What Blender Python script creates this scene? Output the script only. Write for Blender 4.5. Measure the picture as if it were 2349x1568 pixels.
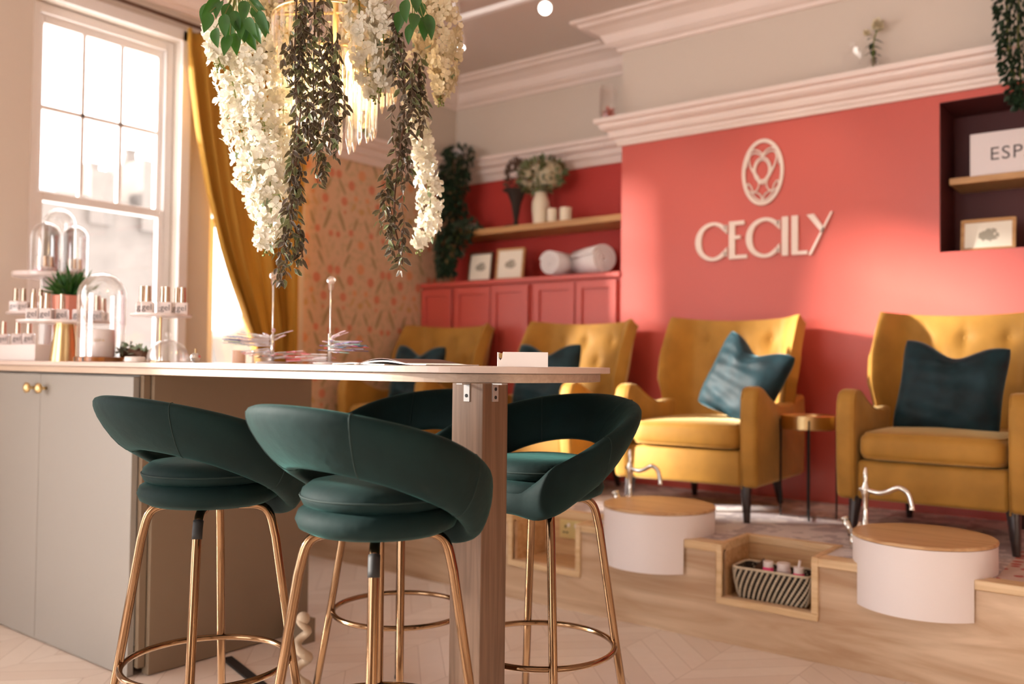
import bpy, bmesh, math, random
from math import pi, sin, cos, tan, sqrt, radians, atan2, exp
from mathutils import Vector, Matrix
for o in list(bpy.data.objects): bpy.data.objects.remove(o)
S = bpy.context.scene; COL = S.collection
rnd = random.Random(7)

# ------------------------------------------------------------------ camera
EYE = 1.06; FPX = 2035.4
YAW, PITCH, ROLL = -0.65372, 0.026442, 0.011374
def _axes():
    cy, sy, cp, sp = cos(YAW), sin(YAW), cos(PITCH), sin(PITCH)
    F = Vector((sy*cp, cy*cp, sp)); r = Vector((cy, -sy, 0)); u = r.cross(F)
    return cos(ROLL)*r+sin(ROLL)*u, -sin(ROLL)*r+cos(ROLL)*u, F
AR, AU, AF = _axes()
cam = bpy.data.cameras.new('camera'); camo = bpy.data.objects.new('camera', cam); COL.objects.link(camo)
cam.sensor_width = 36; cam.lens = FPX/2349*36; cam.clip_start = 0.05; cam.clip_end = 200
camo.matrix_world = Matrix(((AR.x, AU.x, -AF.x, 0), (AR.y, AU.y, -AF.y, 0), (AR.z, AU.z, -AF.z, EYE), (0, 0, 0, 1)))
cam.dof.use_dof = True; cam.dof.focus_distance = 2.15; cam.dof.aperture_fstop = 2.0
S.camera = camo
def at(x, y, X=None, Y=None, Z=None, d=None):      # a measured image direction cut with a plane of the room
    r = AR*((x-1174.5)/FPX) - AU*((y-784)/FPX) + AF
    if X is not None: t = X/r.x
    elif Y is not None: t = Y/r.y
    elif Z is not None: t = (Z-EYE)/r.z
    else: t = d
    return Vector((0, 0, EYE)) + r*t
def depth(x, Y): return (at(x, 800, Y=Y)-Vector((0, 0, EYE))).dot(AF)

# ------------------------------------------------------------------ light
S.view_settings.view_transform = 'Standard'; S.view_settings.look = 'None'
S.view_settings.gamma = 1; S.view_settings.use_curve_mapping = False
S.view_settings.exposure = 0.48
W = bpy.data.worlds.new('sky'); S.world = W; W.use_nodes = True
wn = W.node_tree; bg = wn.nodes['Background']
tc = wn.nodes.new('ShaderNodeTexCoord'); sx = wn.nodes.new('ShaderNodeSeparateXYZ'); cr = wn.nodes.new('ShaderNodeValToRGB')
wn.links.new(tc.outputs['Generated'], sx.inputs[0]); wn.links.new(sx.outputs['Z'], cr.inputs[0]); wn.links.new(cr.outputs[0], bg.inputs[0])
cr.color_ramp.elements[0].position = 0.0; cr.color_ramp.elements[0].color = (.99, .98, .98, 1)
cr.color_ramp.elements[1].position = 0.55; cr.color_ramp.elements[1].color = (.78, .76, .76, 1)
bg.inputs[1].default_value = 6.0
sun = bpy.data.lights.new('sun', 'SUN'); suno = bpy.data.objects.new('sun', sun); COL.objects.link(suno)
SUN_DIR = Vector((1.5, 1.0, -0.47))
suno.rotation_euler = SUN_DIR.to_track_quat('-Z', 'Y').to_euler()
sun.energy = 17.0; sun.color = (1.0, .93, .84); sun.angle = radians(5)
def portal(name, X, y0, y1, z0, z1):
    l = bpy.data.lights.new(name, 'AREA'); l.shape = 'RECTANGLE'; l.size = y1-y0; l.size_y = z1-z0
    l.cycles.is_portal = True
    o = bpy.data.objects.new(name, l); COL.objects.link(o); o.location = (X, (y0+y1)/2, (z0+z1)/2)
    o.rotation_euler = Matrix(((0, 0, -1), (1, 0, 0), (0, -1, 0))).transposed().to_euler()
    o.rotation_euler = Vector((1, 0, 0)).to_track_quat('-Z', 'Y').to_euler()

# ------------------------------------------------------------------ mesh helpers
class MB:
    def __init__(s): s.v = []; s.f = []; s.m = []; s.mi = 0
    def add(s, vs, fs):
        n = len(s.v); s.v += [tuple(p) for p in vs]; s.f += [tuple(i+n for i in f) for f in fs]; s.m += [s.mi]*len(fs); return s
    def box(s, x0, x1, y0, y1, z0, z1):
        return s.add([(x0,y0,z0),(x1,y0,z0),(x1,y1,z0),(x0,y1,z0),(x0,y0,z1),(x1,y0,z1),(x1,y1,z1),(x0,y1,z1)],
                     [(0,3,2,1),(4,5,6,7),(0,1,5,4),(1,2,6,5),(2,3,7,6),(3,0,4,7)])
    def prism(s, poly, a0, a1, axis='z'):
        def P(p, a):
            return (p[0], p[1], a) if axis == 'z' else ((p[0], a, p[1]) if axis == 'y' else (a, p[0], p[1]))
        n = len(poly); vs = [P(p, a0) for p in poly]+[P(p, a1) for p in poly]
        return s.add(vs, [tuple(range(n))[::-1], tuple(range(n, 2*n))]+[(i, (i+1) % n, n+(i+1) % n, n+i) for i in range(n)])
    def lathe(s, prof, c=(0, 0, 0), seg=32, wob=None, flute=0, nfl=0):
        vs = []; n = len(prof)
        for i in range(seg):
            a = 2*pi*i/seg; k = 1+flute*cos(nfl*a)
            for r, z in prof: vs.append((c[0]+r*k*cos(a), c[1]+r*k*sin(a), c[2]+z))
        fs = []
        for i in range(seg):
            j = (i+1) % seg
            for k in range(n-1): fs.append((i*n+k, j*n+k, j*n+k+1, i*n+k+1))
        if prof[0][0] > 1e-6 and s.caps: pass
        return s.add(vs, fs)
    caps = False
    def tube(s, pts, r, seg=10, closed=False, cap=True, flat=1.0):
        pts = [Vector(p) for p in pts]; n = len(pts); rs = r if isinstance(r, (list, tuple)) else [r]*n
        vs = []; up = None
        for i, p in enumerate(pts):
            if closed: t = (pts[(i+1) % n]-pts[i-1])
            else: t = pts[min(i+1, n-1)]-pts[max(i-1, 0)]
            t = t.normalized() if t.length > 1e-9 else Vector((0, 0, 1))
            if up is None: up = Vector((0, 0, 1)) if abs(t.z) < .9 else Vector((1, 0, 0))
            a = t.cross(up)
            if a.length < 1e-6: a = t.orthogonal()
            a.normalize(); b = a.cross(t).normalized(); up = b
            for k in range(seg):
                q = 2*pi*k/seg; vs.append(p+a*(rs[i]*cos(q))+b*(rs[i]*flat*sin(q)))
        fs = []
        for i in range(n if closed else n-1):
            j = (i+1) % n
            for k in range(seg): l = (k+1) % seg; fs.append((i*seg+k, i*seg+l, j*seg+l, j*seg+k))
        if not closed and cap: fs += [tuple(range(seg))[::-1], tuple((n-1)*seg+k for k in range(seg))]
        return s.add(vs, fs)
    def ball(s, c, r, seg=16, rings=10, sc=(1, 1, 1)):
        prof = [(r*sin(pi*k/rings), -r*cos(pi*k/rings)) for k in range(rings+1)]
        m = MB(); m.lathe(prof, seg=seg)
        s.add([(c[0]+p[0]*sc[0], c[1]+p[1]*sc[1], c[2]+p[2]*sc[2]) for p in m.v], m.f); return s
    def grid(s, f, nu, nv, wrapu=False):
        vs = [f(i/(nu if wrapu else nu-1), j/(nv-1)) for i in range(nu) for j in range(nv)]; fs = []
        for i in range(nu if wrapu else nu-1):
            k = (i+1) % nu
            for j in range(nv-1): fs.append((i*nv+j, k*nv+j, k*nv+j+1, i*nv+j+1))
        return s.add(vs, fs)
    def bigleaf(s, p, d, nrm, L, Wd, bend=.15):
        d = Vector(d).normalized(); a = d.cross(Vector(nrm)).normalized(); n = a.cross(d); p = Vector(p); N = 8; vs = []
        for i in range(N+1):
            u = i/N; w = .5*sin(pi*u**.8)**.9*(1-u*.15) if 0 < i < N else .002
            for k in (-1, -.5, 0, .5, 1): vs.append(p+d*(L*u)+a*(Wd*w*k)+n*(L*(.10*k*k*w*2-bend*u*u)))
        return s.add(vs, [(i*5+k, i*5+k+1, i*5+k+6, i*5+k+5) for i in range(N) for k in range(4)])
    def leaf(s, p, d, nrm, L, Wd, bend=0.15):
        d = Vector(d).normalized(); a = d.cross(Vector(nrm))
        if a.length < 1e-4: a = d.orthogonal()
        a.normalize(); n = a.cross(d); p = Vector(p)
        q = lambda u, w, h: p+d*(L*u)+a*(Wd*w)+n*(L*h)
        return s.add([q(0, 0, 0), q(.35, .5, .04), q(.35, 0, -.02), q(.35, -.5, .04), q(.72, .36, .02-bend*.5), q(.72, 0, -.03-bend*.5), q(.72, -.36, .02-bend*.5), q(1, 0, -bend)],
                     [(0, 1, 2), (0, 2, 3), (1, 4, 5, 2), (2, 5, 6, 3), (4, 7, 5), (5, 7, 6)])
def mk(name, mb, mat, parent=None, smooth=False, bevel=0, sub=0, solid=0, loc=None, rot=None, auto=None):
    me = bpy.data.meshes.new(name); me.from_pydata(mb.v, [], mb.f)
    mats = mat if isinstance(mat, (list, tuple)) else [mat]
    for m in mats: me.materials.append(m)
    if len(mats) > 1:
        for p, i in zip(me.polygons, mb.m): p.material_index = i
    me.update()
    if smooth == 'leaf':
        at_ = me.attributes.new('rim', 'FLOAT', 'POINT'); at_.data.foreach_set('value', [0.0 if i % 8 in (2, 5) else 1.0 for i in range(len(me.vertices))]); smooth = False
    else:
        bm = bmesh.new(); bm.from_mesh(me); bmesh.ops.remove_doubles(bm, verts=bm.verts, dist=1e-6); bmesh.ops.recalc_face_normals(bm, faces=bm.faces); bm.to_mesh(me); bm.free()
    if smooth:
        for p in me.polygons: p.use_smooth = True
    o = bpy.data.objects.new(name, me); COL.objects.link(o)
    if loc: o.location = loc
    if rot: o.rotation_euler = rot
    if parent: o.parent = parent
    if solid: m = o.modifiers.new('s', 'SOLIDIFY'); m.thickness = solid; m.offset = 0
    if bevel:
        m = o.modifiers.new('b', 'BEVEL'); m.width = bevel; m.segments = 2; m.limit_method = 'ANGLE'; m.angle_limit = radians(35)
    if sub: m = o.modifiers.new('u', 'SUBSURF'); m.levels = sub; m.render_levels = sub
    if smooth is True and auto:
        m = o.modifiers.new('w', 'EDGE_SPLIT'); m.split_angle = radians(auto)
    return o
def thing(name, label, cat, loc=(0, 0, 0), rz=0, group=None):
    o = bpy.data.objects.new(name, None); COL.objects.link(o); o.location = loc; o.rotation_euler = (0, 0, rz)
    o.empty_display_size = .05
    return tag(o, label, cat, group)
def tag(o, label=None, cat=None, group=None, kind=None):
    if label: o['label'] = label
    if cat: o['category'] = cat
    if group: o['group'] = group
    if kind: o['kind'] = kind
    return o
def struct(name, mb, mat, **k): return tag(mk(name, mb, mat, **k), kind='structure')
def copy_tree(o, parent=None):
    c = o.copy(); COL.objects.link(c)
    if parent: c.parent = parent
    for ch in o.children: copy_tree(ch, c)
    return c
def smoothstep(a, b, x):
    t = max(0, min(1, (x-a)/(b-a))); return t*t*(3-2*t)
def interp(tab, x):
    if x <= tab[0][0]: return tab[0][1]
    for (a, b), (c, d) in zip(tab, tab[1:]):
        if x <= c: return b+(d-b)*(x-a)/(c-a)
    return tab[-1][1]
def spline(pts, n=8):
    P = [Vector(p) for p in pts]; P = [P[0]*2-P[1]]+P+[P[-1]*2-P[-2]]; out = []
    for i in range(1, len(P)-2):
        for k in range(n):
            t = k/n; a, b, c, d = P[i-1:i+3]
            out.append(.5*((2*b)+(c-a)*t+(2*a-5*b+4*c-d)*t*t+(-a+3*b-3*c+d)*t**3))
    out.append(P[-2]); return out

# ------------------------------------------------------------------ materials
def srgb(r, g, b):
    f = lambda c: ((c/255+.055)/1.055)**2.4 if c/255 > .04045 else c/255/12.92
    return (f(r), f(g), f(b), 1)
def pm(name, col, rough=.5, metal=0, sheen=0, sheen_col=None, coat=0, spec=None, bump=0, bscale=50, var=0, vscale=5, trans=0, sss=0, em=0):
    m = bpy.data.materials.new(name); m.use_nodes = True; nt = m.node_tree; b = nt.nodes['Principled BSDF']
    I = b.inputs; I['Base Color'].default_value = col; I['Roughness'].default_value = rough; I['Metallic'].default_value = metal
    if spec is not None: I['Specular IOR Level'].default_value = spec
    if sheen:
        I['Sheen Weight'].default_value = sheen; I['Sheen Roughness'].default_value = .35
        if sheen_col: I['Sheen Tint'].default_value = sheen_col
    if coat: I['Coat Weight'].default_value = coat
    if trans: I['Transmission Weight'].default_value = trans
    if sss: I['Subsurface Weight'].default_value = sss; I['Subsurface Radius'].default_value = (.02, .02, .01)
    if em: I['Emission Color'].default_value = col; I['Emission Strength'].default_value = em
    t = nt.nodes.new('ShaderNodeTexCoord')
    if bump:
        n = nt.nodes.new('ShaderNodeTexNoise'); n.inputs['Scale'].default_value = bscale; n.inputs['Detail'].default_value = 4
        q = nt.nodes.new('ShaderNodeBump'); q.inputs['Strength'].default_value = bump; q.inputs['Distance'].default_value = .01
        nt.links.new(t.outputs['Object'], n.inputs[0]); nt.links.new(n.outputs[0], q.inputs['Height']); nt.links.new(q.outputs[0], I['Normal'])
    if var:
        n = nt.nodes.new('ShaderNodeTexNoise'); n.inputs['Scale'].default_value = vscale; n.inputs['Detail'].default_value = 5
        mx = nt.nodes.new('ShaderNodeMixRGB'); mx.blend_type = 'MULTIPLY'; mx.inputs[0].default_value = 1; mx.inputs[1].default_value = col
        c = nt.nodes.new('ShaderNodeValToRGB'); c.color_ramp.elements[0].position = .3; c.color_ramp.elements[1].position = .7
        c.color_ramp.elements[0].color = (1-var,)*3+(1,); c.color_ramp.elements[1].color = (1+var*.4,)*3+(1,)
        nt.links.new(t.outputs['Object'], n.inputs[0]); nt.links.new(n.outputs[0], c.inputs[0]); nt.links.new(c.outputs[0], mx.inputs[2]); nt.links.new(mx.outputs[0], I['Base Color'])
    return m
def wood(name, c1, c2, rough=.45, axis=0, scale=1.0, stretch=14, plank=0):
    m = pm(name, c1, rough); nt = m.node_tree; b = nt.nodes['Principled BSDF']
    t = nt.nodes.new('ShaderNodeTexCoord'); mp = nt.nodes.new('ShaderNodeMapping')
    sc = [scale*stretch]*3; sc[axis] = scale; mp.inputs['Scale'].default_value = sc
    n = nt.nodes.new('ShaderNodeTexNoise'); n.inputs['Scale'].default_value = 2.2; n.inputs['Detail'].default_value = 8; n.inputs['Distortion'].default_value = 1.4
    c = nt.nodes.new('ShaderNodeValToRGB'); c.color_ramp.elements[0].position = .33; c.color_ramp.elements[1].position = .66
    c.color_ramp.elements[0].color = c2; c.color_ramp.elements[1].color = c1
    nt.links.new(t.outputs['Object'], mp.inputs[0]); nt.links.new(mp.outputs[0], n.inputs[0]); nt.links.new(n.outputs[0], c.inputs[0]); nt.links.new(c.outputs[0], b.inputs['Base Color'])
    return m
class NB:                                   # small node builder for patterned materials
    def __init__(s, m): s.nt = m.node_tree; s.b = s.nt.nodes['Principled BSDF']
    def n(s, t): return s.nt.nodes.new(t)
    def put(s, sock, v):
        if isinstance(v, (int, float)): sock.default_value = v
        elif isinstance(v, tuple): sock.default_value = v
        else: s.nt.links.new(v, sock)
    def m(s, op, a, b=0, c=0):
        q = s.n('ShaderNodeMath'); q.operation = op; s.put(q.inputs[0], a); s.put(q.inputs[1], b); s.put(q.inputs[2], c); return q.outputs[0]
    def mix(s, f, a, b):
        q = s.n('ShaderNodeMixRGB'); s.put(q.inputs[0], f); s.put(q.inputs[1], a); s.put(q.inputs[2], b); return q.outputs[0]
    def xyz(s):
        t = s.n('ShaderNodeTexCoord'); q = s.n('ShaderNodeSeparateXYZ'); s.nt.links.new(t.outputs['Object'], q.inputs[0]); return q.outputs
def glassmat(name, tint=(1, 1, 1, 1), k=.12, rough=.02, edge=.75):
    m = bpy.data.materials.new(name); m.use_nodes = True; nt = m.node_tree; nt.nodes.remove(nt.nodes['Principled BSDF'])
    o = nt.nodes['Material Output']; tr = nt.nodes.new('ShaderNodeBsdfTransparent'); tr.inputs[0].default_value = tint
    gl = nt.nodes.new('ShaderNodeBsdfGlossy'); gl.inputs['Roughness'].default_value = rough; gl.inputs[0].default_value = (1, 1, 1, 1)
    lw = nt.nodes.new('ShaderNodeLayerWeight'); lw.inputs[0].default_value = .28
    mr = nt.nodes.new('ShaderNodeMapRange'); mr.inputs[3].default_value = k*.4; mr.inputs[4].default_value = edge
    mx = nt.nodes.new('ShaderNodeMixShader')
    nt.links.new(lw.outputs['Facing'], mr.inputs[0]); nt.links.new(mr.outputs[0], mx.inputs[0]); nt.links.new(tr.outputs[0], mx.inputs[1]); nt.links.new(gl.outputs[0], mx.inputs[2]); nt.links.new(mx.outputs[0], o.inputs[0])
    return m
M = {}
M['cream'] = pm('cream_paint', srgb(210, 196, 182), .6)
M['ceil'] = pm('ceiling_paint', srgb(216, 202, 192), .7)
M['white'] = pm('white_gloss', srgb(240, 234, 230), .35)
M['moulding'] = pm('moulding_paint', srgb(236, 218, 208), .45)
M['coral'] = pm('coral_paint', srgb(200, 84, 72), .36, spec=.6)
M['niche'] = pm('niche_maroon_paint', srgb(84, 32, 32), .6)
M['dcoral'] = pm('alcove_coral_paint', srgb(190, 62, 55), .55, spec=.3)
M['oak'] = wood('oak', srgb(214, 176, 130), srgb(186, 142, 98), .45)
M['oakfront'] = wood('oak_board', srgb(218, 190, 160), srgb(180, 144, 110), .42, 0, .55, 9)
M['oaktrim'] = wood('pale_oak_trim', srgb(228, 198, 156), srgb(206, 170, 124), .4)
M['shelf'] = wood('shelf_oak', srgb(204, 158, 104), srgb(178, 128, 78), .45)
M['post'] = wood('post_wood', srgb(126, 96, 74), srgb(100, 74, 54), .5, 2, 1.0, 26)
M['barwood'] = wood('bar_edge', srgb(206, 184, 164), srgb(190, 166, 146), .45, 0, 1, 20)
M['cab'] = pm('cabinet_lacquer', srgb(152, 147, 140), .42)
M['cabside'] = pm('cabinet_side', srgb(128, 110, 90), .5)
M['black'] = pm('black_metal', srgb(22, 21, 21), .65)
M['gold'] = pm('brushed_gold', srgb(142, 112, 84), .13, 1)
M['brass'] = pm('brass', srgb(222, 194, 142), .28, 1)
M['zinc'] = pm('zinc_bracket', srgb(176, 172, 168), .5, .5)
M['chrome'] = pm('chrome', srgb(230, 230, 225), .12, 1)
M['velvet'] = pm('emerald_velvet', srgb(8, 33, 32), .75, sheen=.20, sheen_col=srgb(104, 176, 168), spec=.2, var=.35, vscale=9, bump=.15, bscale=30)
M['velvetp'] = pm('emerald_seam', srgb(4, 34, 30), .8)
M['mustard'] = pm('mustard_velvet', srgb(178, 130, 56), .62, sheen=.6, sheen_col=srgb(255, 236, 180), spec=.25, var=.22, vscale=7, bump=.12, bscale=20)
M['pillow'] = pm('teal_crushed_velvet', srgb(12, 44, 52), .6, sheen=.8, sheen_col=srgb(130, 190, 205), spec=.3, var=.6, vscale=12, bump=.35, bscale=14)
M['dleg'] = pm('dark_leg', srgb(44, 34, 36), .3, coat=.4)
M['curtain'] = pm('ochre_curtain', srgb(196, 146, 60), .75, sheen=.4, sheen_col=srgb(255, 230, 150), spec=.2)
M['tub'] = pm('white_tub', srgb(236, 226, 224), .4)
M['towel'] = pm('towel', srgb(240, 232, 230), .95, bump=.5, bscale=120)
M['leafg'] = pm('green_leaf', srgb(44, 92, 40), .4, var=.3, vscale=30)
M['ivy'] = pm('ivy_leaf', srgb(34, 58, 36), .5, var=.4, vscale=25)
M['pale_leaf'] = pm('silver_leaf', srgb(150, 170, 140), .5, var=.3, vscale=30)
M['petal'] = pm('white_petal', srgb(226, 220, 204), .6, var=.08, vscale=20)
M['petalc'] = pm('cream_petal', srgb(226, 214, 184), .6, var=.12, vscale=20)
M['stem'] = pm('stem', srgb(110, 118, 50), .6)
M['twig'] = pm('brown_twig', srgb(92, 62, 42), .7)
M['glass'] = glassmat('clear_glass')
M['pane'] = glassmat('window_glass', k=.05, rough=.0, edge=.3)
M['copper'] = pm('copper', srgb(214, 140, 122), .35, .5)
M['bwhite'] = pm('bottle_white', srgb(228, 216, 214), .25, coat=.3)
M['capg'] = pm('rose_gold_cap', srgb(206, 184, 166), .15, 1)
M['ink'] = pm('grey_print', srgb(84, 76, 78), .6)
M['pink'] = pm('hot_pink', srgb(240, 60, 130), .3, coat=.4)
M['orange'] = pm('orange_polish', srgb(250, 120, 60), .3)
M['candle'] = pm('cream_wax', srgb(236, 222, 196), .45)
M['brick_pale'] = pm('pale_brick', srgb(100, 92, 86), .9, var=.15, vscale=3)
M['basket'] = pm('basket_weave', srgb(206, 192, 168), .8, var=.2, vscale=60)
M['bdark'] = pm('basket_dark_weave', srgb(50, 40, 34), .9)
M['paper'] = pm('paper', srgb(240, 232, 226), .6)
M['mag'] = pm('magazine_cover', srgb(92, 60, 48), .35)
M['carved'] = pm('carved_plaster', srgb(186, 166, 142), .6, bump=.6, bscale=40)
M['socket'] = pm('brass_socket', srgb(218, 200, 140), .35, .4)
M['crystal'] = glassmat('crystal', tint=(1, .97, .92, 1), k=.4, rough=.08, edge=.9)
M['bulb'] = pm('warm_bulb', srgb(255, 214, 150), .5, em=2.5)
M['spot'] = pm('spot_lens', srgb(255, 250, 240), .5, em=6)

# leaf with pale rim: dark vine leaves
m = pm('vine_leaf', srgb(74, 60, 44), .5, var=.3, vscale=40, sheen=.2); M['vine'] = m
M['vineg'] = pm('vine_leaf_green', srgb(116, 128, 84), .5, var=.3, vscale=40)

def translucent(m, fac, col):
    nt = m.node_tree; b = nt.nodes['Principled BSDF']; o = nt.nodes['Material Output']; t = nt.nodes.new('ShaderNodeBsdfTranslucent'); t.inputs[0].default_value = col
    x = nt.nodes.new('ShaderNodeMixShader'); x.inputs[0].default_value = fac
    nt.links.new(b.outputs[0], x.inputs[1]); nt.links.new(t.outputs[0], x.inputs[2]); nt.links.new(x.outputs[0], o.inputs[0])
translucent(M['petal'], .22, srgb(235, 228, 208)); translucent(M['petalc'], .22, srgb(236, 222, 186)); translucent(M['curtain'], .10, srgb(224, 186, 100)); translucent(M['leafg'], .2, srgb(90, 150, 50))
for k_, c1_, c2_ in (('vine', srgb(70, 54, 40), srgb(206, 200, 176)), ('vineg', srgb(98, 108, 66), srgb(214, 222, 186))):
    nb = NB(M[k_]); at_ = nb.n('ShaderNodeAttribute'); at_.attribute_name = 'rim'; mr_ = nb.n('ShaderNodeMapRange'); mr_.inputs[1].default_value = .88; mr_.inputs[2].default_value = 1.0
    nb.put(mr_.inputs[0], at_.outputs['Fac']); nb.put(nb.b.inputs['Base Color'], nb.mix(mr_.outputs[0], c1_, c2_)); translucent(M[k_], .15, srgb(120, 110, 70))

# wallpaper: mirrored sprays of flowers on a peach ground (pattern runs in the wall's own Y/Z)
m = pm('floral_wallpaper', srgb(222, 186, 152), .7); M['wallpaper'] = m; nb = NB(m); X_, Y_, Z_ = nb.xyz()
cw, ch = .46, .62
u = nb.m('ABSOLUTE', nb.m('SUBTRACT', nb.m('MODULO', nb.m('ADD', Y_, 10.0), cw), cw/2))
row = nb.m('FLOOR', nb.m('DIVIDE', nb.m('ADD', Z_, 10.0), ch))
v = nb.m('MODULO', nb.m('ADD', Z_, 10.0), ch)
nz = nb.n('ShaderNodeTexNoise'); nz.inputs['Scale'].default_value = 26; nz.inputs['Detail'].default_value = 3
tcw = nb.n('ShaderNodeTexCoord'); nb.nt.links.new(tcw.outputs['Object'], nz.inputs[0])
col = nb.mix(nb.m('MULTIPLY', nb.m('GREATER_THAN', nz.outputs[0], .56), .45), srgb(222, 186, 152), srgb(186, 164, 118))
RED, ORG, GRN, OLV = srgb(214, 96, 66), srgb(226, 140, 84), srgb(128, 116, 66), srgb(196, 150, 72)
for (cx_, cz_, rx, rz, ang, c_) in [(0, .52, .034, .036, 0, ORG), (.09, .44, .03, .034, 0, RED), (.20, .50, .026, .03, 0, RED), (.05, .36, .018, .02, 0, ORG),
        (.15, .33, .028, .03, 0, RED), (.0, .28, .026, .022, 0, OLV), (.12, .57, .012, .052, -.5, GRN), (.17, .42, .012, .06, .55, GRN), (.07, .30, .01, .04, -.6, OLV),
        (.17, .20, .014, .075, .42, GRN), (.20, .11, .02, .022, 0, RED), (.09, .13, .022, .024, 0, RED), (0, .06, .03, .03, 0, ORG), (.10, .05, .012, .055, -.45, GRN), (.05, .19, .011, .05, -.4, GRN), (.145, .26, .012, .014, 0, RED)]:
    du = nb.m('SUBTRACT', u, cx_); dv = nb.m('SUBTRACT', v, cz_); ca, sa = cos(ang), sin(ang)
    a = nb.m('DIVIDE', nb.m('SUBTRACT', nb.m('MULTIPLY', du, ca), nb.m('MULTIPLY', dv, sa)), rx)
    b = nb.m('DIVIDE', nb.m('ADD', nb.m('MULTIPLY', du, sa), nb.m('MULTIPLY', dv, ca)), rz)
    r2 = nb.m('ADD', nb.m('MULTIPLY', a, a), nb.m('MULTIPLY', b, b))
    col = nb.mix(nb.m('MULTIPLY', nb.m('LESS_THAN', nb.m('ADD', r2, nb.m('MULTIPLY', nz.outputs[0], .6)), 1.25), .62), col, c_)
nb.put(nb.b.inputs['Base Color'], col)

# chevron parquet
m = pm('parquet', srgb(226, 204, 184), .28, spec=.7); M['parquet'] = m; nb = NB(m); X_, Y_, Z_ = nb.xyz()
pw, cwid = .085, .62
ux = nb.m('MODULO', nb.m('ADD', X_, 20.0), cwid)
zig = nb.m('ABSOLUTE', nb.m('SUBTRACT', ux, cwid/2))
vv = nb.m('DIVIDE', nb.m('ADD', nb.m('ADD', Y_, 20.0), zig), pw*1.414)
idx = nb.m('FLOOR', vv); fr = nb.m('FRACT', vv)
half = nb.m('FLOOR', nb.m('DIVIDE', nb.m('ADD', X_, 20.0), cwid/2))
wn_ = nb.n('ShaderNodeTexWhiteNoise'); wn_.noise_dimensions = '2D'; cb = nb.n('ShaderNodeCombineXYZ'); nb.put(cb.inputs[0], idx); nb.put(cb.inputs[1], half); nb.put(wn_.inputs['Vector'], cb.outputs[0])
gap = nb.m('MAXIMUM', nb.m('LESS_THAN', fr, .03), nb.m('LESS_THAN', nb.m('FRACT', nb.m('DIVIDE', nb.m('ADD', X_, 20.0), cwid/2)), .008))
base = nb.mix(wn_.outputs['Value'], srgb(240, 226, 214), srgb(226, 208, 194))
nz = nb.n('ShaderNodeTexNoise'); nz.inputs['Scale'].default_value = 9; nz.inputs['Detail'].default_value = 6; nz.inputs['Distortion'].default_value = 2
tcw = nb.n('ShaderNodeTexCoord'); nb.nt.links.new(tcw.outputs['Object'], nz.inputs[0])
base = nb.mix(nb.m('MULTIPLY', nz.outputs[0], .4), base, srgb(214, 192, 174))
nb.put(nb.b.inputs['Base Color'], nb.mix(nb.m('MULTIPLY', gap, .5), base, srgb(150, 118, 92)))

# faded rug on the platform: red right end, sunlit paleness put into the rest
m = pm('faded_rug', srgb(200, 188, 184), .9); M['rug'] = m; nb = NB(m); X_, Y_, Z_ = nb.xyz()
nz = nb.n('ShaderNodeTexNoise'); nz.inputs['Scale'].default_value = 12; nz.inputs['Detail'].default_value = 8
nz2 = nb.n('ShaderNodeTexVoronoi'); nz2.inputs['Scale'].default_value = 22
tcw = nb.n('ShaderNodeTexCoord'); nb.nt.links.new(tcw.outputs['Object'], nz.inputs[0]); nb.nt.links.new(tcw.outputs['Object'], nz2.inputs[0])
redm = nb.m('MULTIPLY', nb.m('GREATER_THAN', nz.outputs[0], .5), .8)
far = nb.m('LESS_THAN', Y_, 3.5)
c = nb.mix(redm, srgb(214, 204, 202), srgb(168, 156, 160))
c2 = nb.mix(nb.m('GREATER_THAN', nz2.outputs['Distance'], .42), srgb(176, 92, 86), srgb(204, 182, 172))
right = nb.m('MULTIPLY', nb.m('GREATER_THAN', X_, -.52), 1.0)
nb.put(nb.b.inputs['Base Color'], nb.mix(right, c, c2))

# striped board
m = pm('striped_wood', srgb(90, 50, 20), .3, coat=.3); M['stripe'] = m; nb = NB(m); X_, Y_, Z_ = nb.xyz()
wn_ = nb.n('ShaderNodeTexWhiteNoise'); wn_.noise_dimensions = '1D'; nb.put(wn_.inputs['W'], nb.m('FLOOR', nb.m('MULTIPLY', X_, 130.0)))
nb.put(nb.b.inputs['Base Color'], nb.mix(wn_.outputs['Value'], srgb(46, 22, 10), srgb(190, 116, 44)))
# framed botanical drawing
m = pm('botanical_print', srgb(240, 232, 214), .5); M['print'] = m; nb = NB(m); X_, Y_, Z_ = nb.xyz()
nz = nb.n('ShaderNodeTexNoise'); nz.inputs['Scale'].default_value = 55; tcw = nb.n('ShaderNodeTexCoord'); nb.nt.links.new(tcw.outputs['Object'], nz.inputs[0])
r2 = nb.m('ADD', nb.m('POWER', nb.m('DIVIDE', X_, .05), 2.0), nb.m('POWER', nb.m('DIVIDE', Z_, .032), 2.0))
nb.put(nb.b.inputs['Base Color'], nb.mix(nb.m('MULTIPLY', nb.m('LESS_THAN', nb.m('ADD', r2, nb.m('MULTIPLY', nz.outputs[0], 2.5)), 2.0), .75), srgb(242, 234, 216), srgb(120, 112, 92)))

M['grey_pane'] = pm('grey_window', srgb(150, 160, 165), .2)
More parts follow.
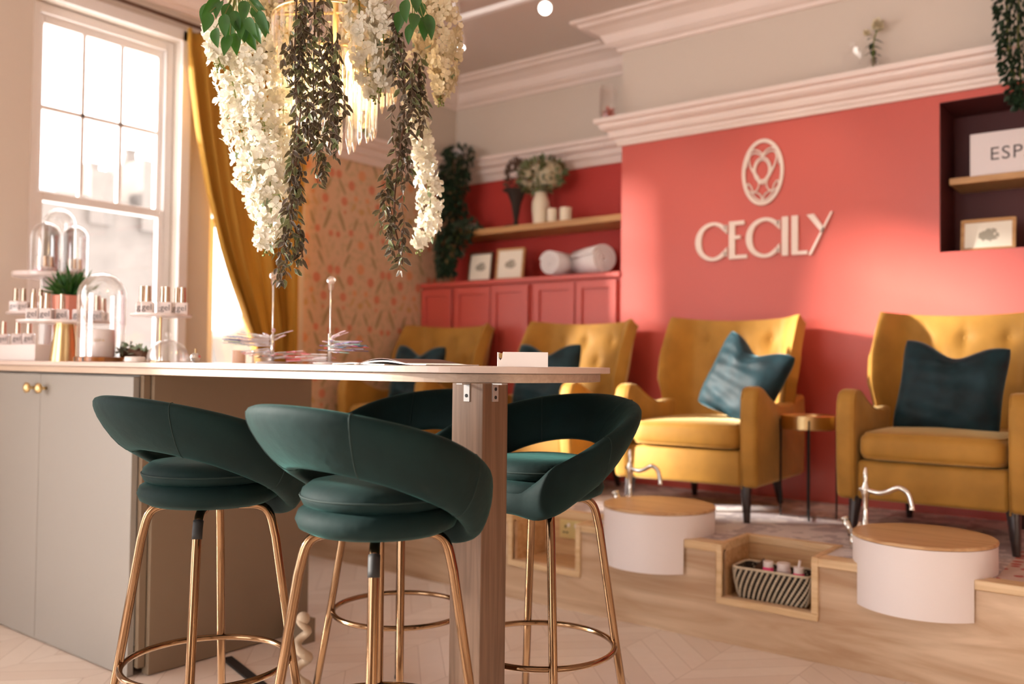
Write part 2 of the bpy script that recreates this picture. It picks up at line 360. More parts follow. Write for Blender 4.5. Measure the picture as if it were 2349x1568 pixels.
# ================================================================== THE SETTING
PORT = 0; XW = -4.353; CEIL = 3.12
struct('floor', MB().box(-5, 4.6, -4.6, 5.3, -.06, 0), M['parquet'])
struct('ceiling', MB().box(XW, 4.6, -4.6, 5.3, CEIL, CEIL+.1), M['ceil'])
OPEN = [(-3.2, -2.0, .1, 2.8), (-1.65, -.72, .1, 2.8), (-.38, .40, .1, 2.8), (1.92, 2.69, .92, 2.80), (2.89, 3.50, .92, 2.80)]  # first three openings are unseen, added to let in sun and sky
w = MB(); y = -4.6
for (a, b, z0, z1) in OPEN:
    w.box(XW-.16, XW, y, a, 0, CEIL); w.box(XW-.16, XW, a, b, 0, z0); w.box(XW-.16, XW, a, b, z1, CEIL); y = b
w.box(XW-.16, XW, y, 3.56, 0, CEIL)
struct('wall_left', w, M['cream'])
struct('wall_left_papered', MB().box(XW-.16, XW, 3.56, 5.1, 0, 2.42), M['wallpaper'])
struct('wall_left_upper', MB().box(XW-.16, XW, 3.56, 5.1, 2.42, CEIL), M['cream'])
for i, (a, b, z0, z1) in enumerate(OPEN if PORT else []): portal('daylight_portal', XW-.17, a, b, z0, z1)
struct('wall_back', MB().box(-4.4, -3.2, -4.6, -4.5, 0, CEIL).box(-3.2, -.8, -4.6, -4.5, 0, .3).box(-3.2, -.8, -4.6, -4.5, 2.8, CEIL).box(-.8, 4.6, -4.6, -4.5, 0, CEIL), M['cream'])  # opening in this unseen wall added to let in fill light
struct('wall_right', MB().box(4.5, 4.6, -4.5, 5.1, 0, CEIL), M['cream'])
# alcove, chimney breast
YB, YA, XA = 4.61, 4.97, -2.715
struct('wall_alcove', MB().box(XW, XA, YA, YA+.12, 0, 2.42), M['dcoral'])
struct('wall_alcove_upper', MB().box(XW, XA, YA, YA+.12, 2.42, CEIL), M['cream'])
NX, NZ0, NZ1 = -.955, 1.625, 2.347
struct('wall_breast', MB().box(XA, NX, YB, 5.09, 0, 2.42).box(NX, 4.5, YB, 5.09, 0, NZ0).box(NX, 4.5, YB, 5.09, NZ1, 2.42).box(1.2, 4.5, YB, 5.09, NZ0, NZ1), M['coral'])
NS = .003
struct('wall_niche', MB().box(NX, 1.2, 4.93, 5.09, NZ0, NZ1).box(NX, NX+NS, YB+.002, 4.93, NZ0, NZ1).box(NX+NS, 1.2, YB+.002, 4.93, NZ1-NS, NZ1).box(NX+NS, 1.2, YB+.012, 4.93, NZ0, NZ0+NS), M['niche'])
struct('wall_breast_upper', MB().box(XA, 4.5, YB, 5.09, 2.42, CEIL), M['cream'])
def profile_run(pts, prof):
    """moulding: profile (out, z) swept along plan points, out = to the right of travel"""
    mb = MB(); n = len(pts); vs = []; P = [Vector(p).to_2d() if len(p) > 2 else Vector(p) for p in pts]
    for i, p in enumerate(P):
        d0 = (P[i]-P[i-1]).normalized() if i else (P[1]-P[0]).normalized()
        d1 = (P[i+1]-P[i]).normalized() if i < n-1 else d0
        n0 = Vector((d0.y, -d0.x)); n1 = Vector((d1.y, -d1.x)); nn = (n0+n1); nn = nn/max(1e-6, nn.dot(n0))
        for o, z in prof: q = p+nn*o; vs.append((q.x, q.y, z))
    k = len(prof); fs = [(i*k+j, (i+1)*k+j, (i+1)*k+(j+1) % k, i*k+(j+1) % k) for i in range(n-1) for j in range(k)]
    fs += [tuple(range(k)), tuple(range((n-1)*k, n*k))]
    return mb.add(vs, fs)
rail = [(0, 2.385), (.018, 2.385), (.022, 2.40), (.03, 2.41), (.032, 2.425), (.052, 2.432), (.06, 2.45), (.062, 2.468), (.086, 2.476), (.10, 2.49), (.104, 2.508), (.125, 2.515), (.128, 2.54), (0, 2.54)]
# run: down the papered wall, along the alcove, round the chimney breast
struct('trim_1', profile_run([(XW, 3.56), (XW, YA), (XA, YA), (XA, YB), (4.5, YB)], rail), M['moulding'])
cor = [(0, 2.955), (.02, 2.955), (.03, 2.975), (.05, 2.98), (.075, 3.0), (.10, 3.045), (.15, 3.075), (.19, 3.085), (.20, 3.10), (.23, 3.105), (.235, CEIL), (0, CEIL)]
struct('trim_2', profile_run([(XW, -4.5), (XW, YA), (XA, YA), (XA, YB), (4.5, YB)], cor), M['moulding'])
# windows 1 and 2 (in view) and tall unseen ones added further along for their light
def sash_window(n, a, b, z0, z1, XR=-4.46, mid=None, split=3, rows=2):
    fr = MB(); s = .042
    fr.box(XR-.035, XR+.045, a, a+s, z0, z1).box(XR-.035, XR+.045, b-s, b, z0, z1).box(XR-.035, XR+.045, a+s, b-s, z1-.05, z1).box(XR-.035, XR+.06, a+s, b-s, z0, z0+.06)
    f = struct('window_%d' % n, fr, M['white'], bevel=.004)
    mid = mid or (z0+z1)/2; a2, b2 = a+s, b-s
    up = MB(); st = .034
    up.box(XR-.02, XR+.015, a2, a2+st, mid, z1-.05).box(XR-.02, XR+.015, b2-st, b2, mid, z1-.05).box(XR-.02, XR+.015, a2+st, b2-st, z1-.09, z1-.05).box(XR-.02, XR+.015, a2+st, b2-st, mid-.02, mid+.03)
    zz0, zz1 = mid+.03, z1-.09
    for k in range(1, split): yy = a2+st+(b2-a2-2*st)*k/split; up.box(XR-.012, XR+.012, yy-.011, yy+.011, zz0, zz1)
    for k in range(1, rows): zc = zz0+(zz1-zz0)*k/rows; up.box(XR-.012, XR+.012, a2+st, b2-st, zc-.011, zc+.011)
    mk('upper_sash', up, M['white'], f, bevel=.003)
    lo = MB(); XL = XR+.028
    lo.box(XL-.012, XL+.016, a2, a2+st, z0+.06, mid+.02).box(XL-.012, XL+.016, b2-st, b2, z0+.06, mid+.02).box(XL-.012, XL+.016, a2+st, b2-st, mid-.02, mid+.02).box(XL-.012, XL+.016, a2+st, b2-st, z0+.06, z0+.12)
    mk('lower_sash', lo, M['white'], f, bevel=.003)
    mk('pane', MB().box(XR-.003, XR+.001, a2+st, b2-st, zz0, zz1), M['pane'], f)
    mk('pane', MB().box(XL-.001, XL+.003, a2+st, b2-st, z0+.12, mid-.02), M['pane'], f)
    return f
sash_window(1, 1.935, 2.69, .92, 2.80, mid=1.855)
sash_window(2, 2.89, 3.50, .92, 2.80, mid=1.855, split=2)
for n, (a, b, z0, z1) in zip((3, 4, 5), OPEN[:3]): sash_window(n, a, b, z0, z1, split=2, rows=2)
struct('trim_3', MB().box(XW-.09, XW+.03, 1.93, 2.68, .90, .925).box(XW-.09, XW+.03, 2.90, 3.49, .90, .925), M['white'])
struct('trim_4', MB().box(XW, XW+.02, 2.69, 2.745, .92, 2.86).box(XW, XW+.02, 1.8, 2.745, 2.80, 2.86), M['white'], bevel=.004)

# ------------------------------------------------------------------ platform
YP, ZP = 3.244, .377
NOT = [(-2.465, -2.12), (-1.445, -1.10)]
f = MB(); x = XW
for a, b in NOT:
    f.box(x, a, YP, YP+.03, 0, ZP-.022); f.box(a, b, YP, YP+.03, 0, .178); x = b
f.box(x, 4.5, YP, YP+.03, 0, ZP-.022)
struct('platform', f, M['oakfront'])
d = MB(); x = XW
for a, b in NOT: d.box(x, a-.024, YP+.06, YB, ZP-.03, ZP-.002); d.box(a-.024, b+.024, 3.53, YB, ZP-.03, ZP-.002); x = b+.024
d.box(x, 4.5, YP+.06, YB, ZP-.03, ZP-.002)
struct('platform_deck', d, M['rug'])
t = MB(); x = XW
for a, b in NOT:
    t.box(x, a-.024, YP-.012, YP+.06, ZP-.03, ZP+.003)
    t.box(a-.024, a, YP-.012, 3.50, ZP-.03, ZP+.003).box(b, b+.024, YP-.012, 3.50, ZP-.03, ZP+.003).box(a-.024, b+.024, 3.50, 3.53, ZP-.03, ZP+.003)
    t.box(a-.024, a, YP-.012, YP+.012, .176, ZP-.03).box(b, b+.024, YP-.012, YP+.012, .176, ZP-.03).box(a-.024, b+.024, YP-.012, YP+.012, .150, .176)
    x = b+.024
t.box(x, 4.5, YP-.012, YP+.06, ZP-.03, ZP+.003)
struct('platform_trim', t, M['oaktrim'], bevel=.003)
nbx = MB()
for a, b in NOT: nbx.box(a, b, YP+.012, 3.50, .150, .172).box(a-.012, a, YP+.03, 3.50, .172, ZP-.03).box(b, b+.012, YP+.03, 3.50, .172, ZP-.03).box(a, b, 3.50, 3.512, .172, ZP-.03)
struct('platform_cubby', nbx, M['oak'])
struct('baseboard_left', MB().box(XW, XW+.018, -4.5, 3.24, 0, .15), M['white'])

# ------------------------------------------------------------------ outside: pale brick houses across the street
def apt(px, py): p = at(px, py, X=-12); return p.y-5, p.z
hb = thing('neighbour_house', 'pale brick house with stepped chimneys seen through the left sash window', 'building', (-12, 5, 0))
h = MB(); h.prism([(-.4, -3), (4.1, -3), apt(400, 600), apt(338, 590), apt(332, 500), apt(250, 470), apt(60, 440), (-.4, 2.6)], -.4, .4, 'x')
mk('brick_gable', h, M['brick_pale'], hb)
c = MB(); ya, za = apt(166, 450); yb, zb = apt(218, 405); yc, zd = apt(190, 384); c.box(-.5, .5, ya, yb, za-.4, zb); c.box(-.45, .45, ya+.01, yc, zb+.001, zd)
mk('chimney', c, M['brick_pale'], hb)
c = MB(); ya, za = apt(284, 470); yb, zb = apt(332, 384); c.box(-.5, .5, ya, yb, za-.4, zb)
mk('chimney', c, M['brick_pale'], hb)
c = MB(); ya, za = apt(299, 345); c.lathe([(0, 0), (.10, 0), (.075, za-zb-.05), (.10, za-zb), (0, za-zb)], (0, ya, zb)); mk('chimney_pot', c, M['brick_pale'], hb)
hb2 = thing('neighbour_house', 'pale terraced house seen low through the gap beside the curtain', 'building', (-14, 14, 0))
h = MB(); h.prism([(-5, -3), (5, -3), (5, 2.8), (-1.4, 3.2), (-4.6, 1.5), (-5, 1.5)], -.4, .4, 'x'); mk('brick_gable', h, M['brick_pale'], hb2)
for k in range(3): mk('window', MB().box(.39, .45, -4.3+k*2.2, -3.5+k*2.2, -.4, .8), M['grey_pane'], hb2)

# ------------------------------------------------------------------ alcove shelf, cupboards
sh = mk('alcove_shelf', MB().box(XW, XA, 4.67, YA, 1.951, 1.992), M['shelf'], bevel=.003)
tag(sh, 'long oak shelf across the coral alcove above the cupboards', 'shelf')
cu = thing('cupboard', 'coral painted low cupboard with panelled doors filling the alcove', 'cupboard', (0, 0, 0))
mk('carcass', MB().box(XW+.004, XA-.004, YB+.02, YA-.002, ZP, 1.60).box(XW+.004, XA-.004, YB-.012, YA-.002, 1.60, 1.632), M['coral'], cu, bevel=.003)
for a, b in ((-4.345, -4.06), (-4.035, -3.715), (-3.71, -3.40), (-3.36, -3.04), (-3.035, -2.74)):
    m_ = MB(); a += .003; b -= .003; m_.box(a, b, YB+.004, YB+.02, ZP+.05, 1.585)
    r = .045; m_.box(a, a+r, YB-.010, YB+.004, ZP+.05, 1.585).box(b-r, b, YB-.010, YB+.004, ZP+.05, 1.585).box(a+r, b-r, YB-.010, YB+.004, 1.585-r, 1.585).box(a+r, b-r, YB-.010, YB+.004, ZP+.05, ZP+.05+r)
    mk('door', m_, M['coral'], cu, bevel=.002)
ns = mk('niche_shelf', MB().box(NX+.03, 1.2, 4.67, 4.93, 1.955, 1.987), M['shelf'], bevel=.003); tag(ns, 'oak shelf in the dark recess on the right', 'shelf')

# ------------------------------------------------------------------ wall sign and emblem
def arc_letter(cx, cz, rx, rz, a0, a1, tmax, tmin, mb, y0, y1):
    o = []; i_ = []; N = 48
    for k in range(N+1):
        a = a0+(a1-a0)*k/N; t = tmin+(tmax-tmin)*abs(cos(a))**1.5*(1 if cos(a) < 0 else .75)
        o.append((cx+rx*cos(a), cz+rz*sin(a))); i_.append((cx+(rx-t)*cos(a), cz+(rz-min(t, tmin*1.25))*sin(a)))
    for k in range(N): mb.prism([o[k], o[k+1], i_[k+1], i_[k]], y0, y1, 'y')
sg = thing('wall_lettering', 'raised cream CECILY lettering on the coral chimney breast', 'sign', (0, YB, 0))
y0, y1 = -.014, .0
def L_(mb): mk('letter', mb, M['moulding'], sg)
for cx in (-2.117, -1.818):
    l = MB(); arc_letter(cx, 1.763, .107, .108, radians(42), radians(318), .036, .018, l, y0, y1)
    for s_ in (1, -1):
        xx = cx+.107*cos(radians(42)); l.prism([(xx-.012, 1.763+s_*.050), (xx+.004, 1.763+s_*.038), (xx+.002, 1.763+s_*.088), (xx-.014, 1.763+s_*.082)], y0, y1, 'y')
    L_(l)
L_(MB().box(-2.022, -1.988, y0, y1, 1.659, 1.866).box(-1.988, -1.934, y0, y1, 1.845, 1.866).box(-1.988, -1.956, y0, y1, 1.768, 1.787).box(-1.988, -1.917, y0, y1, 1.659, 1.679))
L_(MB().box(-1.724, -1.690, y0, y1, 1.659, 1.866))
L_(MB().box(-1.672, -1.638, y0, y1, 1.659, 1.866).box(-1.638, -1.588, y0, y1, 1.659, 1.677))
L_(MB().prism([(-1.592, 1.864), (-1.555, 1.866), (-1.500, 1.785), (-1.512, 1.763)], y0, y1, 'y').prism([(-1.468, 1.870), (-1.458, 1.870), (-1.568, 1.654), (-1.582, 1.654)], y0, y1, 'y'))
em = thing('wall_emblem', 'oval openwork emblem above the lettering on the coral wall', 'emblem', (-1.833, YB, 2.119))
kx, kz = .115/208, .178/330
def ep(pts, n=6): return [(x*kx, -.008, -z*kz) for x, z, _ in spline([(a, b, 0) for a, b in pts], n)]
def oval(rx, rz, cx=0, cz=0): return [((cx+rx*cos(2*pi*k/48))*kx, -.008, (-cz+rz*sin(2*pi*k/48))*kz) for k in range(48)]
mk('oval_frame', MB().tube(oval(204, 326), .0055, 8, True).tube(oval(183, 303), .004, 8, True).tube(oval(193, 314), .006, 6, True), M['moulding'], em, True)
mk('centre_ring', MB().tube(oval(70, 102, -5, -22), .004, 8, True).tube(oval(85, 122, -5, -25), .005, 8, True), M['moulding'], em, True)
g = MB()
for s_ in (1, -1):
    g.tube(ep([(s_*35, 60), (s_*75, 0), (s_*120, -60), (s_*140, -140), (s_*120, -190), (s_*70, -200), (s_*10, -165), (s_*-2, -150)]), .0045, 6)
    g.tube(ep([(s_*-5, -165), (s_*30, -210), (s_*90, -235), (s_*140, -205)]), .0045, 6)
    g.tube(ep([(s_*85, 20), (s_*50, 80), (s_*38, 120), (s_*50, 165), (s_*85, 200)]), .004, 6)
    g.tube(ep([(s_*85, 20), (s_*120, -50), (s_*150, -150), (s_*165, -60)]), .003, 6)
    g.tube(ep([(0, 285), (s_*20, 230), (s_*60, 200), (s_*100, 190), (s_*90, 230), (s_*50, 270), (0, 290)]), .004, 6)
    g.tube(ep([(s_*100, 195), (s_*115, 140), (s_*150, 100), (s_*160, 150), (s_*110, 200)]), .004, 6)
g.tube(ep([(-40, 100), (0, 118), (40, 100)]), .004, 6)
mk('tracery', g, M['moulding'], em, True)

# ------------------------------------------------------------------ ceiling track
tr = thing('track_light', 'white ceiling track with adjustable spotlights', 'light', (0, 0, 0))
mk('track', MB().box(-3.32, -1.2, 3.735, 3.765, 3.0, 3.03).box(-3.32, -3.29, 3.735, 3.765, 3.0, CEIL).box(-1.23, -1.2, 3.735, 3.765, 3.0, CEIL), M['white'], tr)
def spothead(p, d):
    d = Vector(d).normalized(); p = Vector(p)
    a = MB().tube([p, p+Vector((0, 0, .05))], .008).tube([p-d*.05, p+d*.0, p+d*.055], [.018, .034, .036], 20)
    h = mk('spot_head', a, M['white'], tr, True, auto=40); 
    mk('lens', MB().tube([p+d*.0552, p+d*.058], .033, 20), M['spot'], h, True, auto=40)
spothead((-2.68, 3.75, 2.945), (.55, -.75, -.6)); spothead((-3.27, 3.75, 2.90), (.1, -.2, -1)); spothead((-1.5, 3.75, 2.945), (-.3, .6, -.8))
for (x_, d_) in ((-2.66, (.2, .5, -1)), (-1.5, (-.2, .6, -1))):
    sp = bpy.data.lights.new('spotlight', 'SPOT'); so = bpy.data.objects.new('spotlight_beam', sp); COL.objects.link(so); so.location = (x_, 3.76, 2.86)
    so.rotation_euler = Vector(d_).to_track_quat('-Z', 'Y').to_euler(); sp.energy = 12; sp.spot_size = radians(70); sp.spot_blend = .8; sp.color = (1, .85, .65); sp.shadow_soft_size = .03

# ================================================================== BAR
TOP = 1.0565; T1, T2 = .0165, .0225; BY0, BY1 = 1.575, 2.335; BYC = (BY0+BY1)/2; BHW = (BY1-BY0)/2
def bar_outline(xe, hw, ax, n=2.35, x0=-4.30):
    pts = [(x0, BYC+hw), (x0, BYC-hw)]; N = 40
    for k in range(N+1):
        a = -pi/2+pi*k/N; c_, s_ = cos(a), sin(a)
        pts.append((xe-ax+ax*abs(c_)**(2/n), BYC+hw*(abs(s_)**(2/n))*(1 if s_ > 0 else -1)))
    return pts
bar = thing('bar_counter', 'long pale bar counter with rounded end on a single wooden post', 'bar counter', (0, 0, 0))
mk('worktop', MB().prism(bar_outline(-1.262, BHW, .40), TOP-T1, TOP), M['white_top'] if 'white_top' in M else pm('worktop', srgb(214, 194, 182), .35), bar, bevel=.0015)
mk('under_board', MB().prism(bar_outline(-1.292, BHW-.012, .385), TOP-T1-.0012-T2, TOP-T1-.0012), M['barwood'], bar, bevel=.0015)
PX0, PX1, PY0, PY1 = -1.435, -1.338, 1.635, 1.733
UB = TOP-T1-T2-.0012
mk('post', MB().box(PX0, PX1, PY0, PY1, 0, UB), M['post'], bar, bevel=.002)
def bracket(p, ax):
    b = MB()
    if ax == 'y': b.box(p-.009, p+.009, PY0-.003, PY0, UB-.044, UB-.002).box(p-.009, p+.009, PY0-.03, PY0, UB-.003, UB)
    else: b.box(PX1, PX1+.003, p-.011, p+.011, UB-.044, UB-.002).box(PX1, PX1+.03, p-.011, p+.011, UB-.003, UB)
    o = mk('bracket', b, M['zinc'], bar)
    q = MB()
    for z_ in ((UB-.03,) if ax == 'y' else (UB-.014, UB-.034)):
        if ax == 'y': q.tube([(p, PY0-.004, z_), (p, PY0-.002, z_)], .0045, 10)
        else: q.tube([(PX1+.002, p, z_), (PX1+.004, p, z_)], .0045, 10)
    mk('screw', q, M['black'], o)
bracket((PX0+PX1)/2-.0, 'y'); bracket(PY0+.045, 'x')
# cabinet under the counter
CX0, CX1 = -4.28, -2.835
cab = thing('bar_cabinet', 'beige cabinet with gold knobs carrying the left of the bar counter', 'cabinet', (0, 0, 0))
mk('carcass', MB().box(CX0, CX1-.004, 1.628, 2.32, .10, UB-.004), M['cab'], cab)
mk('plinth', MB().box(CX0, CX1-.05, 1.68, 2.28, 0, .10), M['cabside'], cab)
dr = mk('door', MB().box(-3.4975, CX1, 1.603, 1.625, .004, UB-.009), M['cab'], cab, bevel=.0015)
dl = mk('door', MB().box(CX0, -3.5005, 1.603, 1.625, .004, UB-.009), M['cab'], cab, bevel=.0015)
for d_, x_ in ((dl, -3.545), (dr, -3.45)):
    k = MB().tube([(x_, 1.603, .954), (x_, 1.580, .954)], .006, 12)
    k.add(*(lambda m_: ([(x_+v[0], 1.572-v[2]*.55, .954+v[1]) for v in m_.v], m_.f))(MB().lathe([(0, -.022), (.012, -.020), (.019, -.010), (.020, 0), (.016, .012), (.008, .019), (0, .021)], seg=20, flute=.06, nfl=7)))
    mk('knob', k, M['brass'], d_, True)
mk('end_panel', MB().box(CX1+.001, CX1+.022, 1.628, 1.652, .03, UB-.004), M['cabside'], cab)
mk('side_panel', MB().box(CX1+.001, CX1+.040, 1.656, 2.335, .004, UB-.004), M['cabside'], cab, bevel=.001)
# low foot, carved scroll and black floor bar beyond the cabinet
fo = mk('door_stop', MB().box(-2.74, -2.66, 2.20, 2.26, 0, .09), M['cabside'], bevel=.002); tag(fo, 'small brown block standing on the floor behind the bar cabinet', 'block')
sc = MB(); pts = []
bx, by = at(694, 1500, Z=.12).x, at(694, 1500, Z=.12).y
for k in range(60):
    t_ = k/59; pts.append((bx+.022*sin(t_*16)*(1-.3*t_), by+.022*cos(t_*16)*(1-.3*t_), .012+.22*t_))
sc.tube(pts, [.016-.006*abs(2*k/59-1) for k in range(60)], 8); sc.ball((bx, by, .02), .03, sc=(1, 1, .6)); sc.ball((bx, by, .235), .022)
tag(mk('carved_ornament', sc, M['carved'], None, True), 'twisted carved ornament on the floor behind the left stools', 'ornament')
p0, p1 = at(520, 1508, Z=.004), at(600, 1572, Z=.004)
dv = (p1-p0).normalized(); nv = Vector((-dv.y, dv.x, 0))*.018; e = p1+dv*.25
tag(mk('floor_strip', MB().prism([(p0-nv)[:2], (e-nv)[:2], (e+nv)[:2], (p0+nv)[:2]], .0, .008), M['black']), 'flat black strip lying across the floor under the left stool', 'strip')

# ================================================================== STOOLS
def make_stool():
    t = thing('bar_stool', 'x', 'bar stool', (0, 0, 0), 0, 'emerald velvet bar stools at the bar counter')
    def ring(u, v):                      # u round the stool (0 = middle of the back), v round the section
        a = 2*pi*u-pi/2; th = 2*pi*u; c2 = (1+cos(th))/2
        zc = .640+(.914-.640)*(c2+.002)**.5; zc = .715+(zc-.715)*smoothstep(-.02, .14, c2)
        hh = .036+.028*smoothstep(0, .16, c2)+.002*c2; tk = .026+.006*c2
        R = .150+.066*smoothstep(0, .20, c2)+.004*smoothstep(.3, 1, c2)
        q = 2*pi*v; cq, sq = cos(q), sin(q)
        rr = tk*(abs(cq)**.85)*(1 if cq > 0 else -1); zz = hh*(abs(sq)**.9)*(1 if sq > 0 else -1)
        lean = .30*smoothstep(.04, .3, c2)+.36*smoothstep(.3, .9, c2)
        r = R+rr+zz*lean
        return (r*cos(a), r*sin(a), zc+zz-rr*.10)
    mk('backrest', MB().grid(ring, 96, 25, True), M['velvet'], t, True)
    sm = MB()
    for th in (-.62, .62, -1.75, 1.75):
        u = (th/(2*pi)) % 1; P = []
        for k in range(19):
            v = k/18
            c = Vector(ring(u, 0)) ; b = Vector(ring(u, .5)); mid = (c+b)/2; p = Vector(ring(u, v)); P.append(mid+(p-mid)*1.004)
        sm.tube(P[:-1], .0013, 5, True); mk('seam', sm, M['velvetp'], t, True); sm = MB()
    prof = [(0, .700), (.10, .701), (.142, .706), (.166, .718), (.173, .735), (.167, .752), (.150, .762), (0, .763)]
    mk('seat_base', MB().lathe(prof, seg=48), M['velvet'], t, True)
    prof = [(0, .758), (.140, .759), (.157, .766), (.164, .780), (.159, .797), (.142, .810), (.10, .816), (0, .818)]
    c = mk('seat_cushion', MB().lathe(prof, seg=48), M['velvet'], t, True)
    mk('piping', MB().tube([(.1635*cos(a), .1635*sin(a), .784) for a in [2*pi*k/48 for k in range(48)]], .0022, 6, True), M['velvetp'], c, True)
    for k in range(4):
        a = pi/4+k*pi/2; d = Vector((cos(a), sin(a), 0)); z = Vector((0, 0, 1))
        pts = spline([d*.07+z*.698, d*.120+z*.696, d*.148+z*.674, d*.164+z*.615], 5)+[d*.212+z*.30, d*.262+z*.004]
        l = mk('leg', MB().tube(pts, .0112, 14), M['gold'], t, True)
        if k == 3: mk('leg_collar', MB().tube(pts[9:14], .0122, 14), M['black'], l, True)
        mk('foot_glide', MB().tube([d*.2622+z*.0005, d*.2615+z*.012], .0122, 12), M['black'], l)
    mk('foot_ring', MB().tube([(.203*cos(2*pi*k/64), .203*sin(2*pi*k/64), .303) for k in range(64)], .0078, 10, True), M['gold'], t, True)
    return t
st0 = make_stool()
for i, (x_, y_, rz, lab) in enumerate([
        (-1.388, 1.345, -.02, 'emerald velvet bar stool in front of the bar counter, nearest the wooden post'),
        (-1.985, 1.335, .02, 'emerald velvet bar stool in front of the beige cabinet, leftmost of the stools'),
        (-1.95, 1.99, pi, 'emerald velvet bar stool beyond the bar, mostly hidden behind the near stool'),
        (-1.415, 1.985, pi, 'emerald velvet bar stool beyond the bar, right of the wooden post')]):
    o = st0 if i == 0 else copy_tree(st0)
    o.location = (x_, y_, 0); o.rotation_euler = (0, 0, rz); o['label'] = lab

# ================================================================== ARMCHAIRS
def make_chair():
    t = thing('armchair', 'x', 'armchair', (0, 0, 0), 0, 'mustard velvet wingback armchairs along the coral wall')
    V = M['mustard']
    # local: front faces -Y, floor at z = 0, front of arms at y = 0
    mk('seat_base', MB().box(-.275, .275, .025, .70, .155, .315), V, t, True, bevel=.018)
    def cush(u, v):
        return None
    cb = MB(); n = 3.2
    prof = [(-.272, .02)]
    def cf(u, v):
        a = 2*pi*u; c_, s_ = cos(a), sin(a)
        e = lambda q: (abs(q)**(2/9))*(1 if q > 0 else -1)
        b = pi*(v-.5); zz = sin(b); rr = abs(cos(b))**.22
        z = .375+.058*(abs(zz)**.55)*(1 if zz > 0 else -1)
        X = .272*e(c_)*rr; Y = .335+.345*e(s_)*rr
        z += .018*(1-(X/.27)**2)*(1-((Y-.335)/.345)**2) if zz > 0 else -.004
        return (X, Y, z)
    cs = mk('seat_cushion', MB().grid(cf, 72, 19, True), V, t, True)
    pp = MB()
    for v in (.30, .74): pp.tube([Vector(cf(k/72, v))*1.0+Vector((0, 0, 0)) for k in range(72)], .005, 6, True)
    mk('piping', pp, V, cs, True)
    for s_ in (-1, 1):
        top = [(0.0, .545), (.02, .585), (.06, .602), (.12, .592), (.22, .548), (.34, .515), (.46, .515), (.60, .535), (.72, .56)]
        sp = spline([(a, b, 0) for a, b in top], 5); P = [(p.x, p.y) for p in sp]
        poly = [(.012, .155), (.0, .30), (-.006, .48)]+P+[(.74, .40), (.72, .155)]
        a = MB(); x0, x1 = sorted((s_*.275, s_*.352)); a.prism(poly, x0, x1, 'x')
        ar = mk('arm', a, V, t, True, bevel=.030)
        ar.modifiers['b'].segments = 4; ar.modifiers['b'].angle_limit = radians(50)
        pi_ = MB().tube([(x0+.006 if s_ > 0 else x1-.006, p[0]*1.0+.002, p[1]-.006) for p in poly[:1]+[(0, .45)]+P[2:30]], .0035, 6)
        mk('piping', pi_, V, ar, True)
    but = [(x, v) for v, xs in ((.83, (-.17, 0, .17)), (.66, (-.09, .09))) for x in xs]
    def back(u, v):
        uu = 2*u-1; au = abs(uu)
        W_ = .298+.047*smoothstep(.05, .75, v)
        z = .22+.735*v-(.022*(1-au**2)*smoothstep(.8, 1, v))
        yc = .575+.17*v
        wing = smoothstep(.62, 1.0, au)
        x = W_*uu*(1-.0*wing)
        wd = interp([(0, .10), (.40, .15), (.55, .20), (.75, .19), (.95, .13), (1, .10)], v)
        y = yc-wd*wing**1.3
        for bx, bv in but:
            d2 = ((uu*.33-bx)/.035)**2+((v-bv)/.045)**2; y += .020*exp(-d2)
            d3 = ((uu*.33-bx)/.012)**2+(max(0, abs(v-bv)-.01)/.10)**2; y += .006*exp(-d3)
        return (x, y, z)
    b = mk('backrest', MB().grid(back, 49, 33), V, t, True, solid=.068)
    b.modifiers['s'].offset = -1
    bm = bmesh.new(); bm.from_mesh(b.data); 
    f = bm.faces[:][0]
    avg = sum(ff.normal.y for ff in bm.faces)
    if avg > 0: bmesh.ops.reverse_faces(bm, faces=bm.faces)
    bm.to_mesh(b.data); bm.free()
    q = b.modifiers.new('b', 'BEVEL'); q.width = .026; q.segments = 4; q.limit_method = 'ANGLE'; q.angle_limit = radians(60)
    for bx, bv in but:
        u = (bx/.33+1)/2; p = back(u, bv); mk('button', MB().ball((p[0], p[1]-.001, p[2]), .011, 12, 8, (1, .5, 1)), V, b, True)
    for sx_, y_, dx, dy in ((-1, .06, .0, -.02), (1, .06, .0, -.02), (-1, .66, -.0, .05), (1, .66, .0, .05)):
        x_ = sx_*(.285 if y_ < .3 else .22)
        mk('leg', MB().tube([(x_+sx_*.012+dx, y_+dy, 0), (x_, y_, .165)], [.014, .027], 16), M['dleg'], t, True, auto=40)
    return t
ch0 = make_chair()
CH = [(-.815, 3.715, .0, 'mustard velvet wingback armchair in the front right, beside the coral recess'),
      (-1.862, 3.715, .05, 'mustard velvet wingback armchair below the emblem, left of the small brass side table'),
      (-2.835, 3.73, .03, 'mustard velvet wingback armchair seen just past the end of the bar top'),
      (-3.90, 3.77, .06, 'mustard velvet wingback armchair farthest back, in front of the floral wallpaper')]
for i, (x_, y_, rz, lab) in enumerate(CH):
    o = ch0 if i == 0 else copy_tree(ch0); o.location = (x_, y_, ZP); o.rotation_euler = (0, 0, rz); o['label'] = lab

